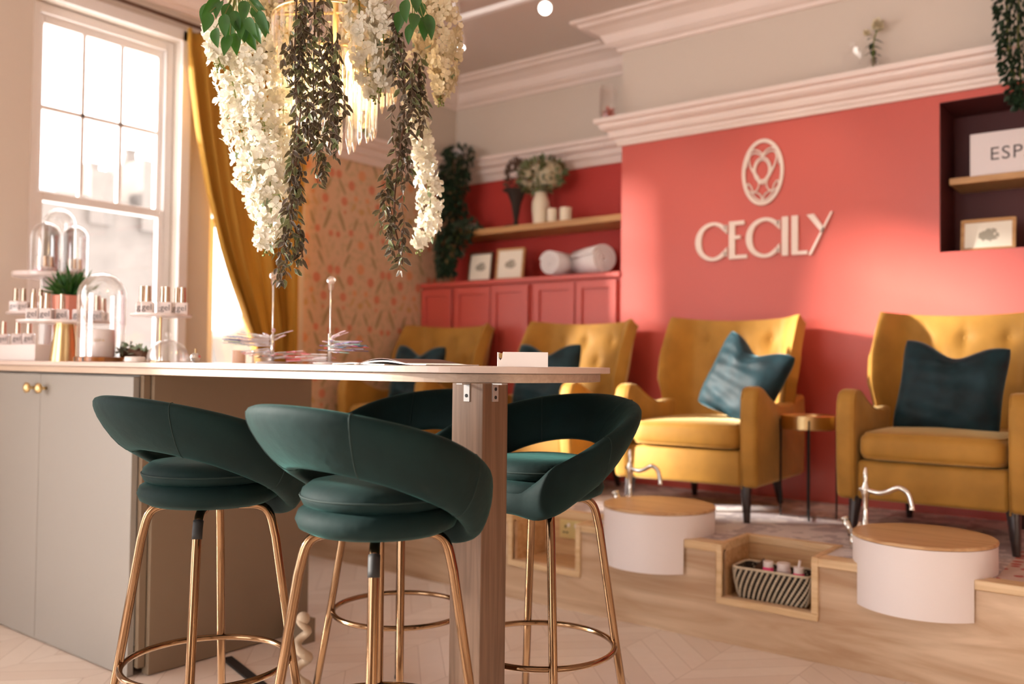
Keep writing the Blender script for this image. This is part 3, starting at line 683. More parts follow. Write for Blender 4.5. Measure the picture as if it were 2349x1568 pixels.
# pillows
def make_pillow(seed, wx=.222, wz=.215, dent=.062, th=.08):
    r = random.Random(seed); 
    def g(sgn):
        def F(u, v):
            a, b = 2*u-1, 2*v-1
            ea = 1-abs(a)**2.6; eb = 1-abs(b)**2.6
            k = max(0, ea*eb)**.55
            x = wx*a*(1-.10*(1-b*b)*abs(a)); z = wz*b*(1-.10*(1-a*a)*abs(b))
            x *= 1-.10*(a*b)**4; z *= 1-.10*(a*b)**4
            if b > 0: z -= dent*exp(-(a/.42)**2)*b**1.5
            y = sgn*th*k*(1+.10*sin(5*a+seed)*cos(4*b+seed*2))
            y += sgn*.004*sin(9*a+6*b*b+seed)*k+sgn*.003*sin(17*b-7*a*b+seed*3)*k
            if b > .2: y *= 1-.45*exp(-(a/.22)**2)*(b-.2)
            return (x, y, z)
        return F
    return MB().grid(g(1), 33, 33).grid(g(-1), 33, 33)
for i, (loc, rot, lab, sd) in enumerate([
        ((-.80, 3.715+.34, ZP+.605), (-.22, .10, .0), 'dark teal velvet cushion on the front right armchair', 1),
        ((-1.70, 3.715+.34, ZP+.625), (-.28, .34, -.30), 'teal velvet cushion catching the light, propped at an angle on the armchair under the emblem', 2),
        ((-2.86, 3.73+.32, ZP+.615), (-.22, .0, .05), 'dark teal velvet cushion on the armchair just past the bar end', 3),
        ((-3.89, 3.77+.32, ZP+.61), (-.22, .03, .0), 'dark teal velvet cushion on the armchair before the wallpaper', 4)]):
    tag(mk('cushion', make_pillow(sd), M['pillow'], None, True, loc=loc, rot=rot, sub=1), lab, 'cushion', 'teal cushions on the armchairs')

# ================================================================== FOOT BASINS AND TAPS
def make_basin():
    t = thing('foot_basin', 'x', 'foot basin', (0, 0, 0), 0, 'white pedicure tubs along the platform edge')
    R = .232; yc = 3.37; n = 64; b = MB()
    # drum above the platform, front segment running down the platform face
    prof = [(0, ZP+.001), (R, ZP+.001), (R, .470), (0, .470)]
    b.lathe(prof, (0, yc-yc, 0), 64)
    hx = sqrt(R*R-(yc-YP+.014)**2); a0 = atan2(-(yc-YP+.014), hx); pts = []
    for k in range(33):
        a = a0+(-pi-2*a0)*k/32; pts.append((R*cos(a), R*sin(a)))
    b.prism(pts, .240, ZP+.002)
    mk('tub', b, M['tub'], t, True, auto=30)
    l = MB().lathe([(0, .4705), (R-.002, .4705), (R+.002, .4725), (R+.002, .481), (R-.002, .4835), (0, .4835)], seg=64)
    mk('lid', l, M['oak'], t, True, auto=30)
    return t
bs0 = make_basin()
for i, (x_, lab) in enumerate([(-.752, 'white round foot basin with oak lid, nearest on the right'), (-1.79, 'white round foot basin with oak lid, between the bar stool and the wicker basket'),
                               (-2.84, 'white round foot basin with oak lid, behind the wooden post of the bar'), (-3.88, 'white round foot basin with oak lid, farthest along the platform')]):
    o = bs0 if i == 0 else copy_tree(bs0); o.location = (x_, 3.37, 0); o['label'] = lab
def make_tap():
    t = thing('tap', 'x', 'tap', (0, 0, 0), 0, 'chrome swan neck taps by the foot basins')
    mk('column', MB().lathe([(0, 0), (.022, 0), (.022, .008), (.012, .014), (.011, .07), (.015, .076), (.015, .084), (.010, .09), (.010, .20), (.014, .21), (.016, .225), (.014, .24), (.010, .25), (.008, .262), (.010, .275), (.006, .31), (0, .315)], seg=20), M['chrome'], t, True)
    sp_ = spline([(0, 0, .228), (.05, 0, .222), (.09, 0, .232), (.13, 0, .250), (.165, 0, .235), (.180, 0, .195), (.182, 0, .175)], 6)
    mk('spout', MB().tube(sp_, [.0095]*(len(sp_)-2)+[.011, .011], 12).ball((0, 0, .228), .017).tube([(0, 0, .228), (-.025, 0, .230)], .008, 10), M['chrome'], t, True)
    h = MB().tube([(-.045, -.01, 0), (-.045, -.01, .05)], .012, 12).tube([(-.045, -.01, .05), (-.075, -.015, .105)], [.010, .014], 12).tube([(-.045, -.01, .045), (-.02, .01, .10)], [.009, .012], 12).tube([(-.075, -.015, .105), (-.08, -.015, .115)], .016, 12)
    mk('hand_shower', h, M['chrome'], t, True)
    return t
tp0 = make_tap()
for i, (x_, lab) in enumerate([(-.985, 'chrome swan neck tap beside the nearest basin on the right'), (-2.005, 'chrome swan neck tap beside the second basin, right of the stool back'), (-3.06, 'chrome swan neck tap beside the basin behind the bar post')]):
    o = tp0 if i == 0 else copy_tree(tp0); o.location = (x_, 3.50, ZP); o['label'] = lab; o.rotation_euler = (0, 0, -.25)

# side table
def make_table():
    t = thing('side_table', 'x', 'side table', (0, 0, 0), 0)
    mk('tray', MB().lathe([(0, .405), (.118, .405), (.122, .41), (.122, .468), (.118, .470), (.115, .468), (.115, .452), (0, .450)], seg=48), M['brass'], t, True, auto=35)
    for a in (radians(-70), radians(18)):
        d = Vector((cos(a), sin(a), 0))*.122; z = Vector((0, 0, 1))
        mk('wire_frame', MB().tube([d*1.0+z*.45, d*1.0+z*.004, -d+z*.004, -d+z*.45], .0048, 8), M['black'], t)
    return t
sd = make_table(); sd.location = (-1.405, 4.09, ZP); sd['label'] = 'round brass tray side table on black wire legs between the two right armchairs'

# ------------------------------------------------------------------ cubby contents
def basket():
    t = thing('basket', 'rectangular woven wicker basket in the platform cubby', 'basket', (-1.272, 3.345, .174))
    n = 120; rows = 24; hw, hd, H_ = .150, .075, .118
    def path(k, z, off):
        s1 = 1-.14*(1-z/H_)**2; w1, d1, rc = hw*s1+off, hd*s1+off, .028
        segs = [2*(w1-rc), pi/2*rc, 2*(d1-rc), pi/2*rc]*2; T = sum(segs); q = (k/n % 1)*T; i = 0
        while q > segs[i] and i < 7: q -= segs[i]; i += 1
        C4 = [(w1-rc, -d1+rc, -pi/2), (w1-rc, d1-rc, 0), (-w1+rc, d1-rc, pi/2), (-w1+rc, -d1+rc, pi)]
        if i % 2: cx_, cy_, a0 = C4[i//2]; a = a0+q/rc; return Vector((cx_+rc*cos(a), cy_+rc*sin(a), z))
        return Vector([(-w1+rc+q, -d1, z), (w1, -d1+rc+q, z), (w1-rc-q, d1, z), (-w1, d1-rc-q, z)][i//2])
    b = MB()
    b.grid(lambda u, v: tuple(path(u*n, v*H_, -.004)), n, 6, True)
    b.prism([tuple(path(k, 0, -.004))[:2] for k in range(n)], 0, .004)
    mk('liner', b, M['bdark'], t, True)
    w_ = MB()
    for s in range(0, n, 3):
        P = [path(s+r*.34, .004+r/rows*(H_-.006), .0) for r in range(rows+1)]
        w_.tube(P, [.0030+.0030*abs(cos(r*pi*.5)) for r in range(rows+1)], 6)
    w_.tube([path(k, H_, 0) for k in range(n)], .005, 8, True)
    mk('weave', w_, M['basket'], t, True)
    return t
bk = basket()
def jar(loc, lab, body, cap, r=.017, h=.045, squirt=False):
    t = thing('cosmetic_jar', lab, 'jar', loc, 0, 'cosmetics in the wicker basket')
    mk('body', MB().lathe([(0, 0), (r, 0), (r, h), (r*.85, h+.004), (0, h+.004)], seg=20), body, t, True, auto=40)
    mk('cap', MB().lathe([(0, h+.003), (r*.95, h+.003), (r*.95, h+.024), (0, h+.026)], seg=20).tube([(0, 0, h+.02), (.004, 0, h+.05)] if squirt else [(0, 0, h+.02), (0, 0, h+.025)], .005), cap, t, True, auto=40)
BZ = .174+.080
jar((-1.292, 3.315, BZ), 'clear pink pot at the back of the wicker basket', M['pink'], M['bwhite'], .020)
jar((-1.235, 3.325, BZ), 'plain white jar in the middle of the wicker basket', M['bwhite'], M['bwhite'], .026)
jar((-1.170, 3.305, BZ-.004), 'hot pink pump bottle at the right end of the wicker basket', M['pink'], M['bwhite'], .020, squirt=True)
tag(mk('brown_paper_tag', MB().prism([(-.035, 0), (.03, 0), (.02, .05), (.0, .075)], -.002, .002, 'y'), M['twig'], loc=(-1.345, 3.35, BZ), rot=(0, .3, .3)), 'folded brown paper tag at the left end of the wicker basket', 'tag')
mk_b = MB().box(-.06, .06, -.04, .04, 0, .055); tag(mk('product_box', mk_b, M['bdark'], loc=(-1.27, 3.345, .179)), 'dark box at the bottom of the wicker basket', 'box')
so = thing('socket', 'brass double wall socket inside the left cubby of the platform', 'socket', (-2.305, 3.498, .295))
mk('plate', MB().box(-.073, .073, -.008, 0, -.043, .043), M['socket'], so, bevel=.003)
for x_ in (-.038, .038):
    mk('outlet', MB().box(x_-.004, x_+.004, -.010, -.007, .006, .018).box(x_-.014, x_-.004, -.010, -.007, -.018, -.012).box(x_+.004, x_+.014, -.010, -.007, -.018, -.012), M['black'], so)
    mk('rocker_switch', MB().box(x_-.006+(.018 if x_ < 0 else -.018), x_+.006+(.018 if x_ < 0 else -.018), -.012, -.007, .012, .028), M['white'], so)

# ================================================================== CURTAIN
def curtain():
    XC = -4.26; t = thing('curtain', 'floor length ochre curtain swept aside at the second window', 'curtain', (0, 0, 0))
    px = [(425, 88), (430, 180), (445, 300), (470, 440), (499, 560), (524, 638), (550, 707), (572, 775), (590, 840)]
    Lf = []
    for x, y in px: p = at(x, y, X=XC); Lf.append((p.z, p.y))
    Lf.sort(); zb, zt = .02, 2.845
    Lf = [(0, Lf[0][1]+.02), (1.0, Lf[0][1]+.01)]+Lf[1:]
    Rt = [(0, 3.44), (1.0, 3.44), (1.2, 3.455), (1.7, 3.47), (2.3, 3.50), (2.84, 3.54)]
    def F(u, v):
        z = zb+(zt-zb)*v; l = interp(Lf, z); r = interp(Rt, z); y = l+(r-l)*(u**1.0)
        am = .034*(.55+.45*sin(2*pi*u*1.7+1))*(1 if v < .93 else .6); ph = 2*pi*u*9.5
        x = XC+am*sin(ph)+.012*sin(ph*.37+v*3)+.008*sin(v*7+u*20)
        y += .008*cos(ph)*1.2
        if v > .955: x += .006*sin(u*150)
        return (x, y, z)
    mk('fabric', MB().grid(F, 190, 40), M['curtain'], t, True, solid=.003)
    return t
curtain()
cr_ = thing('curtain_rod', 'thin brown curtain rod above the sash windows', 'curtain rod', (0, 0, 0))
mk('rod', MB().tube([(-4.27, .0, 2.875), (-4.27, 3.56, 2.875)], .011, 12), M['twig'], cr_, True)
mk('finial', MB().ball((-4.27, 3.575, 2.875), .02), M['twig'], cr_, True)
for y_ in (1.6, 2.80, 3.53): mk('rod_bracket', MB().tube([(-4.352, y_, 2.875), (-4.27, y_, 2.875)], .006, 8), M['twig'], cr_)

# ================================================================== CHANDELIER AND GARLANDS
CD = 2.5; cc = at(765, 300, d=CD); CXc, CYc = cc.x, cc.y
cd = thing('chandelier', 'crystal chandelier glowing warm among the hanging flowers', 'chandelier', (CXc, CYc, 0))
for z_, r_ in ((2.02, .17), (2.16, .20)): mk('hoop', MB().tube([(r_*cos(2*pi*k/40), r_*sin(2*pi*k/40), z_) for k in range(40)], .007, 8, True), M['brass'], cd, True)
for r_, zt_, zb_, n_ in ((.17, 2.02, 1.80, 30), (.115, 1.98, 1.70, 22), (.06, 1.95, 1.66, 12)):
    c = MB()
    for k in range(n_):
        a = 2*pi*k/n_; x_, y_ = r_*cos(a), r_*sin(a); c.tube([(x_, y_, zb_), (x_, y_, zb_+.02), (x_, y_, zt_)], [.002, .0065, .0065], 6)
    mk('crystal_tier', c, M['crystal'], cd)
mk('stem', MB().tube([(0, 0, 1.95), (0, 0, CEIL)], .008).tube([(0, 0, CEIL-.03), (0, 0, CEIL)], [.05, .06], 24), M['brass'], cd, True)
for k in range(5):
    a = 2*pi*k/5; x_, y_ = .075*cos(a), .075*sin(a)
    mk('bulb', MB().ball((x_, y_, 1.90), .022, sc=(1, 1, 1.5)), M['bulb'], cd, True)
pl_ = bpy.data.lights.new('chandelier_glow', 'POINT'); pl_.energy = 2.5; pl_.color = (1, .72, .38); pl_.shadow_soft_size = .06
po = bpy.data.objects.new('chandelier_glow', pl_); COL.objects.link(po); po.location = (CXc, CYc, 1.86)
mk('arm', MB().tube([(.17*cos(q), .17*sin(q), 2.02) if i else (0, 0, 2.05) for q in [2*pi*k/3 for k in range(3)] for i in (0, 1)], .005), M['brass'], cd)

def strand(pix, dd):
    """measured image points at distance dd -> path in the room, with the strand's own radius at each point"""
    P = [at(x, y, d=dd) for x, y, w_ in pix]; R_ = [w_/2*dd/FPX for x, y, w_ in pix]
    return P, R_
def along(P, R_, t):
    L = [0]
    for a, b in zip(P, P[1:]): L.append(L[-1]+(b-a).length)
    s = t*L[-1]
    for i in range(len(P)-1):
        if s <= L[i+1] or i == len(P)-2:
            k = (s-L[i])/max(1e-6, L[i+1]-L[i]); return P[i].lerp(P[i+1], k), R_[i]+(R_[i+1]-R_[i])*k, L[-1]
def ruv(r):
    z = r.uniform(-1, 1); a = r.uniform(0, 2*pi); q = sqrt(1-z*z); return Vector((q*cos(a), q*sin(a), z))
def floret(mb, p, n, s, r):
    n = Vector(n).normalized(); a = n.orthogonal().normalized(); b = n.cross(a); ph = r.uniform(0, 2*pi)
    K = r.choice((3, 4, 4))
    for k in range(K):
        q = ph+2*pi*k/K; d = a*cos(q)+b*sin(q); w = a*-sin(q)+b*cos(q); cup = r.uniform(.1, .5); s1 = s*r.uniform(.8, 1.1)
        f = lambda u, v, h: p+d*(s1*u)+w*(s1*v)+n*(s1*h)
        mb.add([f(.02, 0, 0), f(.45, .40, .22*cup), f(.62, 0, .12*cup), f(.45, -.40, .22*cup), f(.90, .36, .1+cup*.3), f(1.06, 0, .08+cup*.45), f(.90, -.36, .1+cup*.3)],
               [(0, 1, 2), (0, 2, 3), (1, 4, 5, 2), (2, 5, 6, 3)])
def wisteria(name, lab, strands, dens=1.0, size=.0195, mat='petal', seed=1):
    r = random.Random(seed); t = thing(name, lab, 'flower garland', tuple(at(strands[0][0][0][0], strands[0][0][0][1], d=strands[0][1])), 0, 'flower garlands on the chandelier')
    o = Vector(t.location)
    fl = MB(); stm = MB(); lf = MB()
    for pix, dd in strands:
        P, R_ = strand(pix, dd); _, _, L = along(P, R_, 0); stm.tube([p-o for p in P], .002, 5)
        area = sum((R_[i]+R_[i+1])*(P[i]-P[i+1]).length*pi for i in range(len(P)-1)); N = int(area/(size*size*1.25)*dens)
        for k in range(N):
            t_ = k/N; p, rad, _ = along(P, R_, min(1, t_+r.uniform(-.01, .01)))
            d = ruv(r); d.z *= .35; d.normalize(); e = p+d*rad*r.uniform(.72, 1.0)
            nn = (d+ruv(r)*.55+Vector((0, 0, -.15))).normalized(); floret(fl, e-o, nn, size*r.uniform(.75, 1.12), r)
            if r.random() < .10: stm.tube([p-o, e-o+d*.01+Vector((0, 0, -.008))], .0009, 4)
        for k in range(14):
            q = P[-1]+Vector((r.uniform(-1, 1)*.012, r.uniform(-1, 1)*.012, -r.uniform(0, .028))); stm.tube([P[-1]-o, q-o], .0008, 4); stm.ball(q-o, .0028, 6, 4)
        for k in range(int(L*16)):
            p, rad, _ = along(P, R_, r.random()); d = ruv(r); d.z = -abs(d.z)*.6; lf.leaf(p+d*rad*.8-o, d+Vector((0, 0, -.6)), ruv(r), .032, .014)
    mk('petals', fl, M[mat], t, False); mk('stems', stm, M['stem'], t); mk('leaves', lf, M['pale_leaf'], t)
wisteria('wisteria_garland', 'long white wisteria garland forming the left edge of the hanging flowers',
    [([(505, 60, 70), (522, 130, 80), (540, 220, 86), (556, 310, 84), (572, 390, 80), (590, 450, 62), (592, 492, 30)], 2.42),
     ([(490, 60, 40), (492, 110, 42), (505, 145, 24)], 2.36)], seed=11)
wisteria('wisteria_garland', 'white wisteria garland second from the left, its tip ending above the nail swatches',
    [([(585, 60, 80), (596, 160, 88), (604, 260, 86), (612, 360, 82), (622, 440, 78), (622, 520, 70), (610, 562, 44)], 2.38),
     ([(648, 150, 60), (650, 260, 60), (648, 360, 46), (640, 430, 26)], 2.5)], seed=12)
wisteria('wisteria_garland', 'cream wisteria garland hanging at the top left behind the green leaves',
    [([(560, -40, 90), (580, 30, 90), (600, 90, 80)], 2.56), ([(655, -40, 70), (648, 60, 70), (650, 130, 60)], 2.58)], mat='petalc', seed=13)
wisteria('wisteria_garland', 'short white wisteria garland right of centre over the crystals',
    [([(820, -40, 60), (828, 60, 66), (838, 120, 70), (846, 190, 50), (860, 214, 30)], 2.36), ([(862, -40, 60), (878, 60, 64), (882, 130, 60), (876, 195, 36)], 2.34)], seed=14)
wisteria('wisteria_garland', 'warm lit wisteria garland behind the crystals in the middle',
    [([(800, 60, 50), (815, 150, 60), (822, 220, 60), (836, 290, 34)], 2.72), ([(770, -30, 50), (800, 60, 40)], 2.7), ([(690, 100, 60), (700, 220, 60), (720, 320, 40)], 2.75)], mat='petalc', seed=15)
wisteria('wisteria_garland', 'pale yellow wisteria garland at the top right edge of the chandelier',
    [([(1000, -40, 100), (1012, 50, 96), (1016, 120, 78), (1018, 180, 60), (1010, 222, 28)], 2.5), ([(960, -30, 60), (972, 60, 56), (978, 130, 40)], 2.6)], mat='petalc', seed=16)
wisteria('wisteria_garland', 'slender white wisteria garland dropping at the far right behind the dark leaves',
    [([(945, 140, 50), (955, 230, 46), (965, 320, 48), (978, 400, 54), (988, 470, 56), (978, 530, 48), (960, 562, 30)], 2.58)], seed=17)

def vine(name, lab, strands, dens=1.0, seed=5, L0=.030, mats=('vine', 'vineg')):
    r = random.Random(seed); t = thing(name, lab, 'leaf garland', tuple(at(strands[0][0][0][0], strands[0][0][0][1], d=strands[0][1])), 0, 'leaf garlands on the chandelier'); o = Vector(t.location)
    a, b, st = MB(), MB(), MB()
    for pix, dd in strands:
        P, R_ = strand(pix, dd); _, _, L = along(P, R_, 0)
        st.tube([p-o for p in P], .0025, 5)
        NS = max(2, int(L*46*dens))
        for s in range(NS):
            t0 = s/NS*.97; p, rad, _ = along(P, R_, t0); d = ruv(r); d.z = 0
            if d.length < .1: continue
            d.normalize(); ln = r.uniform(.05, .11); q = p+d*rad*r.uniform(.1, .75)
            tw = [q+(Vector((0, 0, -1))+d*.25*(1-k/4)).normalized()*ln*k/4+ruv(r)*.003 for k in range(5)]
            if tw[-1].z < P[-1].z-.03: continue
            st.tube([x-o for x in tw], .0008, 4)
            for x in tw:
                for m_ in range(2):
                    dd_ = ruv(r); dd_ = (Vector((dd_.x, dd_.y, 0))+Vector((0, 0, -.75))).normalized()
                    (a if r.random() < .72 else b).leaf(x-o, dd_, ruv(r)+Vector((0, 0, .6)), L0*r.uniform(.7, 1.15), L0*.42*r.uniform(.8, 1.1), .18)
    mk('dark_leaves', a, M[mats[0]], t, 'leaf'); mk('green_leaves', b, M[mats[1]], t, 'leaf'); mk('twigs', st, M['twig'], t)
vine('leaf_garland', 'wide dark leafy garland down the middle of the chandelier',
    [([(720, -60, 110), (722, 60, 120), (718, 160, 130), (720, 250, 130), (712, 320, 90), (705, 370, 60)], 2.28),
     ([(760, 60, 60), (768, 180, 62), (766, 280, 56), (752, 345, 34)], 2.26), ([(680, 0, 60), (676, 120, 70), (680, 230, 60)], 2.25)], dens=1.75, seed=21)
vine('leaf_garland', 'long thin leafy garland tail hanging lowest over the nail swatch stand',
    [([(690, 250, 70), (682, 340, 60), (676, 410, 50), (668, 480, 56), (660, 540, 64), (640, 590, 60), (640, 618, 40)], 2.24), ([(668, 500, 50), (690, 560, 40), (694, 590, 20)], 2.26), ([(735, 330, 40), (728, 380, 30), (722, 400, 20)], 2.3)], dens=1.4, seed=22)
vine('leaf_garland', 'dark leafy garland on the right, ending in a pale leaf tuft',
    [([(905, 30, 50), (918, 110, 70), (930, 200, 70), (925, 290, 90), (912, 380, 100), (905, 450, 84), (905, 520, 70), (915, 560, 60), (915, 606, 46)], 2.30), ([(950, 120, 40), (965, 210, 36), (962, 280, 24)], 2.34)], dens=1.5, seed=23)
def bigleaf(lab, pts, seed):
    r = random.Random(seed); p0 = at(pts[0][0], pts[0][1], d=2.2); t = thing('green_foliage', lab, 'foliage', tuple(p0), 0, 'green leaf sprays on the chandelier'); m_ = MB(); s_ = MB()
    c = at(sum(p[0] for p in pts)/len(pts), min(p[1] for p in pts)-30, d=2.3)
    for x, y in pts:
        p = at(x, y, d=2.2+r.uniform(-.05, .06)); d = ((p-c).normalized()+Vector((0, 0, -.5))+ruv(r)*.3).normalized()
        m_.bigleaf(p-d*.03-p0, d, AF*-1+ruv(r)*.5, .066*r.uniform(.85, 1.1), .031, .16); s_.tube([c-p0, (c+p)/2-p0+Vector((0, 0, .01)), p-d*.03-p0], .0014, 4)
    mk('leaves', m_, M['leafg'], t, True); mk('twigs', s_, M['stem'], t)
bigleaf('bright green leaf spray at the top left of the hanging flowers', [(475, 50), (495, 85), (520, 30), (530, 75), (560, 20), (552, 60), (575, 90), (590, 30), (540, 95), (500, 20), (605, 60), (585, 5), (488, 12), (515, 55), (470, 25), (600, 45), (560, 75), (540, 45), (575, 60), (520, 100), (590, 75)], 31)
bigleaf('dark green leaf spray at the top right of the hanging flowers', [(930, 20), (950, 45), (972, 60), (965, 20), (915, 50), (985, 55), (940, 75), (955, 5)], 32)

# ================================================================== THINGS ON THE BAR
def scale_at(x, Y): return depth(x, Y)/FPX
BOT = None
def make_bottle():
    t = thing('nail_polish_bottle', 'x', 'nail polish bottle', (0, 0, 0)); h = .033; w_ = .0148
    mk('body', MB().box(-w_, w_, -w_, w_, 0, h), M['bwhite'], t, bevel=.003)
    mk('cap', MB().lathe([(0, h), (.0082, h), (.0070, h+.039), (0, h+.040)], seg=16), M['capg'], t, True, auto=40)
    cu = bpy.data.curves.new('gel', 'FONT'); cu.body = 'gel'; cu.size = .021; cu.align_x = 'CENTER'; cu.extrude = .0002; cu.resolution_u = 3
    to = bpy.data.objects.new('tmp', cu); COL.objects.link(to); dg = bpy.context.evaluated_depsgraph_get(); me = bpy.data.meshes.new_from_object(to.evaluated_get(dg)); bpy.data.objects.remove(to)
    o = bpy.data.objects.new('printed_word', me); COL.objects.link(o); me.materials.clear(); me.materials.append(M['ink']); o.parent = t; o.location = (0, -w_-.0003, .012); o.rotation_euler = (pi/2, 0, 0)
    return t
B0 = make_bottle(); used = [False]; bi = [0]
def bottle(x, y, z, rz, lab, group, sc=1.0):
    o = B0 if not used[0] else copy_tree(B0); used[0] = True
    o.location = (x, y, z); o.rotation_euler = (0, 0, rz); o.scale = (sc,)*3; o['label'] = lab; o['group'] = group
ORD = ['leftmost', 'second from the left', 'third from the left', 'fourth from the left', 'fifth from the left', 'sixth from the left', 'seventh from the left', 'eighth from the left']
def row(pxs, c, pc, t_, z, where, group, sc=1.0, rz=.95):
    """bottles standing on a round plate whose centre c is seen at image column pc: spread across the line of sight"""
    c = Vector((c[0], c[1], 0)); f = Vector((c.x, c.y, 0)).normalized(); rt = Vector((f.y, -f.x, 0)); dd = (c-Vector((0, 0, 0))).dot(Vector((AF.x, AF.y, 0)).normalized())
    for i, x in enumerate(pxs):
        q = c+rt*((x-pc)*dd/FPX/1.2)-f*(t_+.012*(i % 2)); bottle(q.x, q.y, z, rz+rnd.uniform(-.2, .2), 'nail polish bottle, %s %s' % (ORD[i], where), group, sc)
def plate_stand(name, lab, x, Y, z, r, stem='brass', base='cone', zb=TOP, rim=.006):
    p = at(x, 800, Y=Y); t = thing(name, lab, 'cake stand', (p.x, Y, zb)); h = z-zb
    mk('plate', MB().lathe([(0, h-.006), (r*.55, h-.006), (r*.97, h-.004), (r, h-.001), (r, h+rim), (r*.98, h+rim), (r*.95, h), (0, h)], seg=48), M['bwhite'], t, True, auto=40)
    if base == 'cone': mk('base', MB().lathe([(0, 0), (.050, 0), (.050, .004), (.034, h-.010), (.034, h-.006), (0, h-.006)], seg=40), M['brass'], t, True, auto=40)
    elif base == 'rod': mk('stem', MB().lathe([(0, 0), (.035, 0), (.035, .004), (.004, .008), (.004, h-.006), (0, h-.006)], seg=20), M[stem], t, True, auto=40)
    else: mk('stem', MB().lathe([(0, 0), (.06, 0), (.055, .008), (.018, .02), (.014, h*.6), (.03, h-.006), (0, h-.006)], seg=32), M['bwhite'], t, True)
    return t, p
tag(mk('display_riser', MB().box(-4.25, -3.57, 1.61, 1.70, 0, .066), M['tub'], loc=(0, 0, TOP), bevel=.003), 'long white display riser at the left end of the bar top', 'riser')
for i, x in enumerate((8, 40, 66)): q = at(x, 800, Y=1.655); bottle(q.x, 1.655, TOP+.066, 1.0, 'nail polish bottle, %s on the white riser' % ORD[i], 'polish bottles on the white riser', 1.35)
# stands
BC = at(147, 800, Y=1.66); TC = at(110, 800, Y=1.86); SC = at(367, 800, Y=1.74)
plate_stand('cake_stand', 'white plate on a tapered brass base, left of the glass cloche', 147, 1.66, 1.205, .165)
row([72, 104, 140, 183, 226], BC, 147, .07, 1.205, 'along the front of the brass-based cake stand', 'gel polish bottles on the brass-based stand', 1.45)
row([90, 205, 244], BC, 147, -.03, 1.205, 'at the back of the brass-based cake stand', 'gel polish bottles on the brass-based stand', 1.4)
t_, p_ = plate_stand('cake_stand', 'tall two-tier white stand at the far left carrying the glass domes', 110, 1.86, 1.425, .148, base='ped', rim=.016)
mk('lower_plate', MB().lathe([(.016, .199), (.10, .199), (.165, .201), (.165, .209), (.155, .206), (.016, .206)], seg=48), M['bwhite'], t_, True, auto=40)
row([32, 50, 74, 90], TC, 110, .09, 1.263, 'on the lower tier of the tall white stand', 'polish bottles on the lower tier', 1.4)
row([82, 98, 112], TC, 110, .045, 1.426, 'under the left glass dome', 'polish bottles under the domes', 1.2)
row([158, 170, 184], TC, 110, .0, 1.426, 'under the right glass dome', 'polish bottles under the domes', 1.2)
def onp(c, pc, x, t_):
    c = Vector((c[0], c[1], 0)); f = c.normalized(); rt = Vector((f.y, -f.x, 0)); return c+rt*((x-pc)*c.dot(Vector((AF.x, AF.y, 0)).normalized())/FPX/1.2)-f*t_
q = onp(TC, 110, 84, .085); tag(mk('gem_dish', MB().lathe([(0, 0), (.024, 0), (.029, .014), (.024, .02), (0, .022)], seg=7), M['pink'], loc=(q.x, q.y, 1.426)), 'hot pink faceted dish under the left glass dome', 'dish')
q = onp(TC, 110, 116, .085); tag(mk('gem_dish', MB().lathe([(0, 0), (.014, 0), (.018, .012), (.014, .018), (0, .02)], seg=7), M['orange'], loc=(q.x, q.y, 1.426)), 'small orange faceted dish beside the pink one', 'dish')
plate_stand('cake_stand', 'white plate on a thin brass stem, right of the cloche', 367, 1.74, 1.222, .105, base='rod', stem='brass')
row([320, 334, 372, 382, 408, 422], SC, 367, .03, 1.222, 'on the thin-stemmed cake stand', 'gel polish bottles on the thin-stemmed stand', 1.4)
def dome(name, lab, x, Y, z, r, h, knob=False, flute=0, seg=48):
    p = at(x, 800, Y=Y) if Y > 0 else onp(TC, 110, x, -Y-.5); t = thing(name, lab, 'glass dome', (p.x, p.y, z)); pr = [(r, 0), (r, h-r)]+[(r*cos(a), h-r+r*sin(a)) for a in [pi/2*k/10 for k in range(1, 10)]]+[(0.001, h)]
    inn = [(max(.0005, a-.0028), b-.0028 if b > .01 else b) for a, b in pr][::-1]
    mk('shell', MB().lathe(pr+inn, seg=seg, flute=flute, nfl=16), M['glass'], t, True)
    if knob: mk('knob', MB().lathe([(0, 0), (.006, .0), (.005, .008), (.011, .016), (.009, .024), (0, .027)], seg=16), M['glass'], t, True, loc=(0, 0, h))
    return t
dome('glass_dome', 'small glass dome on the tall white stand, the left front one', 99, -.545, 1.427, .060, .235)
dome('glass_dome', 'small glass dome on the tall white stand, the right one', 171, -.50, 1.427, .052, .235)
dome('glass_dome', 'tallest glass dome rising behind the other two', 131, -.435, 1.427, .066, .315)
dome('glass_cloche', 'tall clear glass cloche over a white candle on a striped wooden board', 231, 1.66, TOP+.018, .083, .305)
p = at(231, 800, Y=1.66); tag(mk('round_board', MB().lathe([(0, 0), (.088, 0), (.090, .002), (.090, .015), (.088, .0175), (0, .0175)], seg=48), M['stripe'], None, True, loc=(p.x, 1.66, TOP), auto=35), 'round striped dark wood board under the glass cloche', 'board')
cn = thing('candle', 'large white candle inside the glass cloche', 'candle', (p.x-.003, 1.66, TOP+.018), 1.0)
mk('jar', MB().lathe([(0, 0), (.046, 0), (.049, .004), (.049, .096), (.046, .10), (0, .10)], seg=40), M['bwhite'], cn, True, auto=40)
def text(body, size, parent, loc, rot, mat, ext=.0003, sp=1.0, name='printed_word'):
    cu = bpy.data.curves.new(body, 'FONT'); cu.body = body; cu.size = size; cu.align_x = 'CENTER'; cu.extrude = ext; cu.space_character = sp; cu.resolution_u = 4
    to = bpy.data.objects.new('tmp', cu); COL.objects.link(to); dg = bpy.context.evaluated_depsgraph_get(); me = bpy.data.meshes.new_from_object(to.evaluated_get(dg)); bpy.data.objects.remove(to)
    me.materials.clear(); me.materials.append(mat); o = bpy.data.objects.new(name, me); COL.objects.link(o); o.parent = parent; o.location = loc; o.rotation_euler = rot; return o
